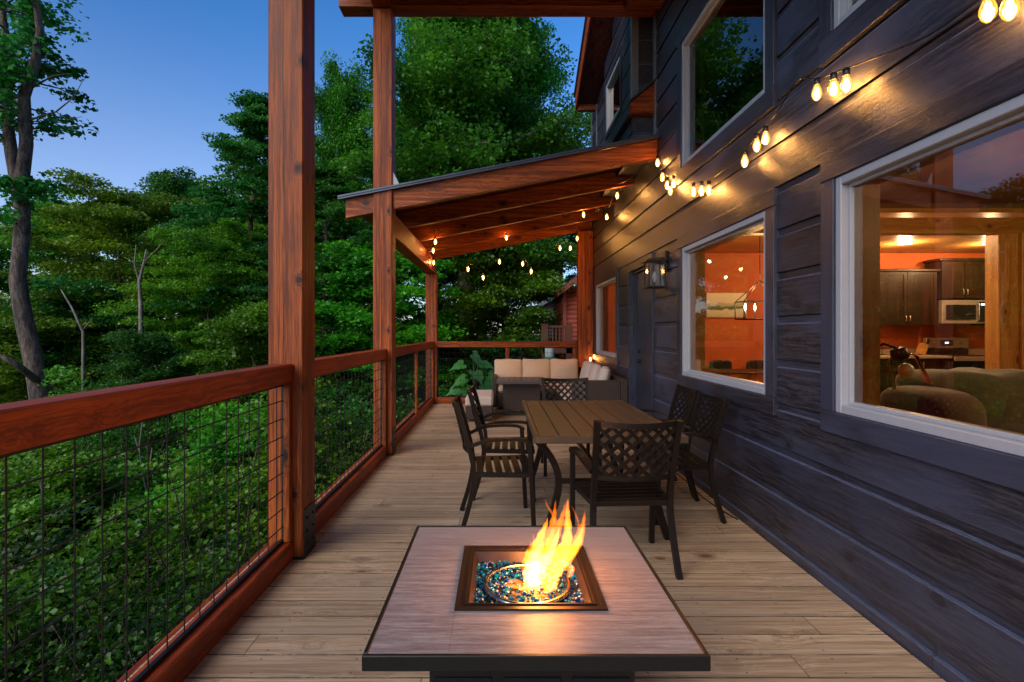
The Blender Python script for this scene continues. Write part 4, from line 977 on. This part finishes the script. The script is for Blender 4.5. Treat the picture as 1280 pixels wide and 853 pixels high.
for k, (ya, yb_) in enumerate(((7.23, 8.1), (8.11, 9.0), (9.01, 9.80))): W(MB().box(1.01, 1.655, ya, yb_, .302, .43, .035), so_).build('seat_cushion', cushion, sofa)
Rt = Matrix.Rotation(-.16, 3, 'X')
for x in (.17, .69, 1.21): pillow(sofa, so_, (x, 9.74, .655), (.268, .12, .225), Rt)
Rz = Matrix.Rotation(PI/2, 3, 'Z') @ Matrix.Rotation(.22, 3, 'X')
for k, y in enumerate((9.15, 8.45, 7.75)): pillow(sofa, so_, (1.55, y, .66), (.31, .10, .21), Matrix.Rotation(-.1*k, 3, 'Z') @ Rz, cushion2)
oo = (-.3, 8.5, 0); ott = thing('ottoman', oo, 'wicker ottoman with a thick pale cushion left of the coffee table', 'ottoman')
W(MB().box(-.52, -.10, 8.02, 9.02, .03, .235, .01), oo).build('wicker_body', wick, ott); W(MB().box(-.525, -.095, 8.01, 9.03, .237, .385, .03), oo).build('cushion', cushion2, ott)
co = (.37, 8.85, 0); ct_ = thing('coffee_table', co, 'grey slatted coffee table on a wicker base in front of the sofa', 'coffee table')
b = MB(); w_ = .8/8
for i in range(8): b.box(-.03+i*w_+.004, -.03+(i+1)*w_-.004, 8.40, 9.30, .56, .575, .003)
W(b, co).build('slats', greyslat, ct_)
b = MB(); b.box(-.045, .785, 8.36, 8.398, .545, .576, .003); b.box(-.045, .785, 9.302, 9.34, .545, .576, .003); b.box(-.045, .785, 8.399, 9.301, .54, .556); W(b, co).build('top_frame', greyslat, ct_)
W(MB().box(.06, .68, 8.60, 9.15, .01, .539, .008), co).build('wicker_base', wick, ct_)
b = MB(); b.tube(sm([(1.765,3.85,.006), (1.73,4.05,.006), (1.71,4.4,.006), (1.74,5.0,.006), (1.72,6.5,.006)], 5), .005, 6)
pc = W(b, (1.7,3.5,0)).build('power_cord', darkplastic); pc.location = (1.7,3.5,0); tag(pc, 'black cord lying on the deck along the foot of the wall', 'cord')

# ------------------------------------------------------------------ inside the house: kitchen
def cab(name, x0, x1, y0, y1, z0, z1, doors, label, group=None, crown=False, mat=cabw):
    o_ = ((x0+x1)/2, y0, z0); o = thing(name, o_, label, 'cabinet', group)
    b = MB().box(x0, x1, y0+.022, y1, z0, z1); 
    if crown:
        b.box(x0-.04, x1+.04, y0-.03, y1, z1+.001, z1+.05, .01)
    W(b, o_).build('carcass', mat, o); dw = (x1-x0)/doors
    for i in range(doors):
        a, c_ = x0+i*dw+.004, x0+(i+1)*dw-.004; d = MB(); d.box(a, c_, y0+.006, y0+.0205, z0+.004, z1-.004)
        e = .055
        d.box(a, c_, y0-.002, y0+.0055, z1-.004-e, z1-.004); d.box(a, c_, y0-.002, y0+.0055, z0+.004, z0+.004+e); d.box(a, a+e, y0-.002, y0+.0055, z0+.004+e, z1-.004-e); d.box(c_-e, c_, y0-.002, y0+.0055, z0+.004+e, z1-.004-e)
        dd = W(d, o_).build('cabinet_door', mat, o)
        hx_ = c_-.03 if i % 2 == 0 else a+.03; zz = z0+.06 if z0 > 1.2 else z1-.16
        W(MB().tube([(hx_, y0-.004, zz), (hx_, y0-.03, zz+.01), (hx_, y0-.03, zz+.09), (hx_, y0-.004, zz+.10)], .005, 6), o_).build('handle', steel, dd)
    return o
cab('wall_cabinet', 5.5, 6.5, 8.95, 9.295, 1.50, 2.42, 2, 'dark wall cabinet partly hidden by the window jamb', 'dark kitchen wall cabinets', True)
cab('wall_cabinet', 6.505, 7.54, 8.95, 9.295, 1.50, 2.42, 2, 'dark two-door wall cabinet left of the microwave', 'dark kitchen wall cabinets', True)
cab('wall_cabinet', 7.60, 8.38, 8.93, 9.295, 1.96, 2.60, 2, 'taller dark wall cabinet above the microwave', 'dark kitchen wall cabinets', True)
cab('wall_cabinet', 8.44, 9.4, 8.95, 9.295, 1.50, 2.42, 2, 'dark wall cabinet right of the microwave', 'dark kitchen wall cabinets', True)
cab('base_cabinet', 5.5, 7.54, 8.68, 9.295, .05, .94, 4, 'dark base cabinets left of the stove')
cab('base_cabinet', 8.33, 9.4, 8.68, 9.295, .05, .94, 2, 'dark base cabinets right of the stove')
for (a, b_, lab) in ((5.48, 7.54, 'speckled stone worktop left of the stove'), (8.33, 9.42, 'speckled stone worktop right of the stove')):
    o_ = ((a+b_)/2, 8.98, .945); m = W(MB().box(a, b_, 8.65, 9.295, .943, .985, .004).box(a, b_, 9.27, 9.298, .986, 1.09), o_).build('worktop', granite); m.location = o_; tag(m, lab, 'worktop')
mo = (7.99, 8.9, 1.53); mw = thing('microwave', mo, 'stainless microwave with black glass under the taller cabinet', 'microwave')
W(MB().box(7.60, 8.38, 8.92, 9.295, 1.53, 1.93, .004), mo).build('microwave_body', steel, mw); W(MB().box(7.66, 8.17, 8.905, 8.919, 1.60, 1.85, .003).box(8.21, 8.36, 8.905, 8.919, 1.56, 1.90, .003), mo).build('black_glass', darkplastic, mw)
W(MB().tube([(8.19, 8.90, 1.58), (8.19, 8.87, 1.60), (8.19, 8.87, 1.86), (8.19, 8.90, 1.88)], .008, 6), mo).build('handle', steel, mw); W(MB().box(8.25, 8.32, 8.901, 8.904, 1.84, 1.87), mo).build('display', emissive('blue_display', (.5,.8,1), 2), mw)
ro_ = (7.93, 8.7, .05); rv = thing('kitchen_stove', ro_, 'stainless electric stove with back panel between the worktops', 'stove')
W(MB().box(7.56, 8.31, 8.67, 9.29, .05, .97, .004), ro_).build('stove_body', darkplastic, rv); W(MB().box(7.56, 8.31, 8.655, 9.2, .972, .99, .004), ro_).build('cooktop', darkplastic, rv); W(MB().box(7.56, 8.31, 8.63, 8.654, .90, .975, .005), ro_).build('front_trim', steel, rv)
bg_ = W(MB().box(7.56, 8.31, 9.20, 9.28, 1.10, 1.28, .006), ro_).build('back_panel', steel, rv); W(MB().box(7.8, 8.02, 9.19, 9.199, 1.14, 1.24), ro_).build('panel_screen', darkplastic, bg_); W(MB().box(7.88, 7.94, 9.185, 9.189, 1.18, 1.205), ro_).build('clock', MAT['blue_display'], bg_)
for x in (7.62, 7.70, 8.12, 8.19, 8.26): W(MB().lathe([(.022,0),(.02,.02)], (x, 9.2, 1.19), 10, R=Matrix.Rotation(PI/2, 3, 'X')), ro_).build('knob', steel, bg_)
W(MB().box(7.56, 8.31, 9.21, 9.28, .99, 1.10), ro_).build('panel_foot', darkplastic, rv)
ko = (7.28, 8.95, .986); kb = thing('knife_block', ko, 'light wooden knife block on the worktop beside the stove', 'knife block')
m = MB(); m.cbox((.0,0,.10), (.05,.05,.10), Matrix.Rotation(.35, 3, 'Y'), .004); m.build('block', pinex, kb); m = MB()
for i in range(3): m.bar((.06+.02*i, -.02+.02*i, .19-.01*i), (.10+.025*i, -.02+.02*i, .28-.015*i), .014, .02)
m.build('knives', blackm, kb)
wo = (6.55, 8.95, .986); wr_ = thing('wire_rack', wo, 'thin dark wire basket on the worktop behind the glass lamp', 'rack'); m = MB()
for z in (.01, .11, .2): m.tube([(-.3,-.08,z), (.12,-.08,z), (.12,.08,z), (-.3,.08,z), (-.3,-.08,z)], .004, 5)
for x in (-.3, -.16, -.02, .12): m.tube([(x,-.08,0), (x,-.08,.2)], .004, 5)
m.build('wires', blackm, wr_)
DL = [(6.40, 8.2), (7.75, 8.2), (4.9, 7.2)]  # last one is added to light the rooms, no fixture known there
labs = ['lit ceiling downlight above the left wall cabinets', 'lit ceiling downlight above the stove', 'added ceiling downlight between kitchen and dining room', 'lit ceiling downlight near the dining room wall']
for (x, y), lab in zip(DL, labs):
    d = thing('downlight', (x, y, 2.788), lab, 'downlight', 'recessed ceiling lights'); MB().lathe([(.10,-.012),(.10,0),(.07,0),(.07,-.012)], n=20).build('trim_ring', vinyl, d); MB().lathe([(.001,-.004),(.069,-.004),(.069,-.002)], n=20).build('lens', down_e, d)
    lamp((x, y, 2.72), 42, (1,.62,.28), .06, 'downlight_lamp')
# living room sofa, throw and lamp
lo = (4.3, 4.6, .02); ls = thing('armchair', lo, 'brown suede armchair seen through the nearest window', 'armchair')
m = MB(); m.blob((-.55,-.05,.62), (.24,.42,.27), .6, 12); m.blob((.1,.0,.25), (.75,.42,.24), .4, 10); m.blob((.75,-.05,.60), (.22,.42,.27), .6, 12); m.blob((.12,.30,.62), (.62,.20,.36), .45, 12); m.build('upholstery', suede, ls)
m = MB()
def drape(p): return Vector((p.x+.04*math.sin(p.z*14), p.y+.03*math.sin(p.x*9), p.z+.02*math.sin(p.x*11+p.y*7)))
m.blob((.17,.22,.66), (.68,.34,.36), .5, 18, fn=drape); th = m.build('throw_blanket', olive); th.location = lo; tag(th, 'olive plush throw heaped over the brown armchair', 'blanket')
gx_, gy_ = 2.47, 3.2
lp = thing('glass_lamp', (gx_, gy_, .02), 'unlit lamp with a tilted clear glass shade and round white bulb', 'lamp')
m = MB(); m.lathe([(.13,0),(.13,.02),(.02,.03)], (-.12,0,0), 16); m.tube([(-.12,0,.02), (-.12,.05,1.0), (-.12,.12,1.24), (-.06,.06,1.30), (-.01,0,1.27)], .009, 8); Rl = Matrix.Rotation(.35, 3, 'Y'); Rl = Matrix.Rotation(-.35, 3, 'Y')
m.lathe([(.03,.06),(.045,.05),(.05,.0),(.03,-.02)], (0,0,1.22), 14, R=Rl); m.build('stand', blackm, lp)
m = MB(); m.lathe([(.05,.0),(.085,-.03),(.08,-.045),(.105,-.22)], (0,0,1.23), 24, R=Rl); m.f = [f for f in m.f if len(f) < 10]; m.sm = m.sm[:len(m.f)]; m.build('glass_shade', clear_g, lp)
m = MB(); m.blob(Vector((0,0,1.23))+Rl @ Vector((0,0,-.10)), (.042,.042,.046), 1.0, 10); m.build('lamp_bulb', plain('opal_bulb', (.7,.68,.62), .3), lp)
# dining room
po = (4.05, 9.29, 1.64); pc_ = thing('landscape_painting', po, 'wide landscape painting with hills and water on the orange dining room wall', 'painting')
MB().box(-.36, .36, -.025, -.002, 0, .44, .003).build('canvas_edge', vinyl, pc_)
def painting():
    m, t, out = nt('painted_landscape'); L = t.links.new; tc = t.nodes.new('ShaderNodeTexCoord'); sp = t.nodes.new('ShaderNodeSeparateXYZ'); L(tc.outputs['Object'], sp.inputs[0])
    n = N(t, 'ShaderNodeTexNoise', Scale=9.0, Detail=4.0); L(tc.outputs['Object'], n.inputs['Vector'])
    v = mth(t, 'ADD', mth(t, 'DIVIDE', sp.outputs[2], .44), mth(t, 'MULTIPLY', mth(t, 'SUBTRACT', n.outputs[0], .5), .25))
    c = ramp(t, v, [(.0,(.45,.40,.30)), (.3,(.60,.54,.42)), (.34,(.06,.10,.03)), (.44,(.10,.16,.05)), (.47,(.38,.36,.28)), (.58,(.42,.40,.34)), (.62,(.66,.60,.46)), (1,(.72,.66,.50))])
    bs = N(t, 'ShaderNodeBsdfPrincipled', Roughness=.6); L(c, bs.inputs[0]); L(bs.outputs[0], out.inputs[0]); return m
MB().box(-.35, .35, -.028, -.0255, .006, .434).build('painted_canvas', painting(), pc_)
do = (4.2, 8.35, .02); dt2 = thing('indoor_table', do, 'dark-topped dining table with thin curved legs in the orange room', 'table')
W(MB().box(3.1, 5.3, 7.95, 8.75, .735, .765, .006), do).build('tabletop', cabw, dt2)
for x in (3.3, 5.1):
    for y in (8.05, 8.65): W(MB().tube(sm([(x, y, .73), (x+.05, y, .5), (x-.02, y, .25), (x, y, .02)], 3), .012, 6), do).build('leg', blackm, dt2)
for k, (x, lab) in enumerate(((3.9, 'dark round-backed chair behind the indoor table, below the painting'), (4.55, 'dark round-backed chair behind the indoor table, right of the painting'))):
    c_ = thing('indoor_chair', (x, 8.98, .02), lab, 'chair', 'chairs at the indoor table'); m = MB(); m.blob((0,0,.45), (.2,.2,.03), .6, 8); m.build('seat', darkplastic, c_)
    m = MB(); m.blob((0,.18,.76), (.2,.02,.11), .5, 10); m.build('backrest', darkplastic, c_)
    for sx in (-.16, .16):
        for sy in (-.15, .17): m = MB(); m.tube([(sx, sy, 0), (sx*.9, sy, .44 if sy < 0 else .75)], .012, 6); m.build('leg', blackm, c_)
cho = (3.56, 7.1, 1.56); chn = thing('chandelier', cho, 'black cage chandelier with lit candle bulbs hanging in the orange room', 'chandelier')
m = MB(); m.tube([(0,0,.53), (0,0,1.225)], .006, 6); m.lathe([(.07,1.21),(.07,1.226)], n=14)
for sx in (-.28, .28):
    for sy in (-.13, .13): m.tube([(sx,sy,0), (sx,sy,.24)], .007, 5); m.tube([(sx,sy,.24), (0,0,.53)], .006, 5)
for z in (0, .24): m.tube([(-.28,-.13,z), (.28,-.13,z), (.28,.13,z), (-.28,.13,z), (-.28,-.13,z)], .007, 5)
m.build('cage', blackm, chn)
for x in (-.2, -.07, .07, .2):
    m = MB(); m.lathe([(.008,.01),(.008,.12),(.005,.125)], (x,0,0), 8); cn = m.build('candle_sleeve', vinyl, chn); m = MB(); m.lathe([(.004,.125),(.014,.15),(.010,.18),(.002,.21)], (x,0,0), 8); m.build('candle_bulb', MAT['candle_flame_bulb'], chn)
lamp((3.56, 7.1, 1.95), 16, (1,.55,.2), .08, 'chandelier_lamp')
lamp((4.6, 3.4, 2.2), 42, (1,.6,.25), .1, 'living_room_fill'); lamp((3.3, .9, 2.3), 12, (1,.6,.25), .1, 'living_room_fill')  # added fill lights warming jamb, beam and posts; no fixtures there

# ------------------------------------------------------------------ red cabin behind
cb_ = (3, 14.5, -1.2); cabn = thing('red_cabin', cb_, 'red log-sided cabin with a red metal roof behind the far post', 'cabin')
CY = 14.5; xl = at(708, 400, CY).x; ze = at(708, 368, CY).z; m = MB(); z = -1.4
while z < ze: m.tube([(xl, CY, z+.065), (9, CY, z+.065)], .075, 10); m.tube([(xl, CY, z+.065), (xl, CY+8, z+.065)], .075, 10); z += .125
m.box(xl+.03, 9, CY+.03, CY+8, -1.4, ze+.1); m.box(xl-.10, xl-.01, CY-.11, CY-.03, -1.4, ze+.1); W(m, cb_).build('log_wall', redlog, cabn)
m = MB(); e = at(697, 371, CY-.4); s0 = .75
m.prism([(e.x, e.z), (e.x+3.2, e.z+3.2*s0), (e.x+3.2, e.z+3.2*s0+.16), (e.x, e.z+.16)], 'y', CY-.5, CY+8.4); m.prism([(e.x+3.2, e.z+3.2*s0), (e.x+6.4, e.z), (e.x+6.4, e.z+.16), (e.x+3.2, e.z+3.2*s0+.16)], 'y', CY-.5, CY+8.4)
W(m, cb_).build('roof', redroof, cabn)
m = MB(); m.prism([(xl+.05, ze+.1), (xl+2.8, ze+2.1), (9, ze+.1)], 'y', CY, CY+.05); W(m, cb_).build('gable', redlog, cabn)
rl = (2, 13.6, -1); cr = thing('cabin_railing', rl, 'brown picket railing of the cabin porch behind the far railing', 'railing'); a, b_ = at(678, 407, 13.6), at(712, 430, 13.6)
m = MB(); m.box(a.x, b_.x, 13.56, 13.64, a.z-.06, a.z); m.box(a.x, b_.x, 13.57, 13.63, b_.z-.05, b_.z); n = 9
for i in range(n): x = a.x+(b_.x-a.x)*i/(n-1); m.box(x-.02, x+.02, 13.58, 13.62, b_.z, a.z-.06)
W(m, rl).build('pickets', browndeck, cr); m = MB()
for x in (a.x+.05, b_.x-.02): m.box(x-.08, x+.08, 13.5, 13.66, -1.5, a.z+.04)
m.box(a.x, b_.x+1, 13.5, 14.3, b_.z-.25, b_.z-.10); W(m, rl).build('porch_frame', browndeck, cr)
u = at(687, 452, 12.6); bn = thing('garden_bin', (u.x, u.y, u.z-.4), 'pale green-banded bin standing below the cabin porch', 'bin')
MB().lathe([(.085,0),(.11,.55),(.115,.72),(.10,.76),(.02,.79)], n=16).build('bin_body', plain('pale_plastic', (.45,.55,.58), .5), bn); MB().lathe([(.113,.40),(.116,.52)], n=16).build('band', plain('green_band', (.03,.2,.12), .5), bn)

# ------------------------------------------------------------------ world, sun, camera
w = bpy.data.worlds.new('World'); S.world = w; w.use_nodes = True; t = w.node_tree; t.nodes.clear()
sky = t.nodes.new('ShaderNodeTexSky'); sky.sky_type = 'NISHITA'; sky.sun_disc = False
SUN_EL, SUN_AZ = 8.0, 215.0
sky.sun_elevation = math.radians(SUN_EL); sky.sun_rotation = math.radians(SUN_AZ); sky.ozone_density = 6.0; sky.air_density = 1.0; sky.dust_density = .5
bg = t.nodes.new('ShaderNodeBackground'); bg.inputs[1].default_value = .15; wo_ = t.nodes.new('ShaderNodeOutputWorld')
hs = t.nodes.new('ShaderNodeHueSaturation'); hs.inputs['Saturation'].default_value = 1.02; t.links.new(sky.outputs[0], hs.inputs['Color'])
tcw = t.nodes.new('ShaderNodeTexCoord'); spw = t.nodes.new('ShaderNodeSeparateXYZ'); t.links.new(tcw.outputs['Generated'], spw.inputs[0])
hz = mth(t, 'POWER', mth(t, 'SUBTRACT', 1.0, ramp_val(t, spw.outputs[2], .02, .62)), 1.6)
dusk = mixc(t, hz, (0,0,0), (1.15,.75,.35)); t.links.new(mixc(t, 1.0, hs.outputs[0], dusk, 'ADD'), bg.inputs[0]); t.links.new(bg.outputs[0], wo_.inputs[0])
sl = bpy.data.lights.new('sun', 'SUN'); sl.energy = 1.5; sl.angle = math.radians(45); sl.color = (1, .88, .74)
so = bpy.data.objects.new('sun', sl); COL.objects.link(so)
el, az = math.radians(38), math.radians(SUN_AZ); d = Vector((math.sin(az)*math.cos(el), math.cos(az)*math.cos(el), math.sin(el)))
so.rotation_euler = d.to_track_quat('Z', 'Y').to_euler()
cam = bpy.data.cameras.new('camera'); co_ = bpy.data.objects.new('camera', cam); COL.objects.link(co_); S.camera = co_
cam.sensor_width = 36; cam.lens = F/1280*36; cam.shift_x = (640-VX)/1280; cam.shift_y = -(426.5-VY)/1280; cam.clip_end = 2000; cam.clip_start = .05
co_.location = (0, 0, CH); co_.rotation_euler = (PI/2, 0, 0)
vs = S.view_settings; vs.view_transform = 'Standard'; vs.look = 'None'; vs.exposure = 1.1; vs.gamma = 1
c = S.cycles; c.max_bounces = 8; c.transparent_max_bounces = 24; c.diffuse_bounces = 3; c.glossy_bounces = 3; c.use_denoising = True; c.sample_clamp_indirect = 6; c.caustics_reflective = False; c.caustics_refractive = False
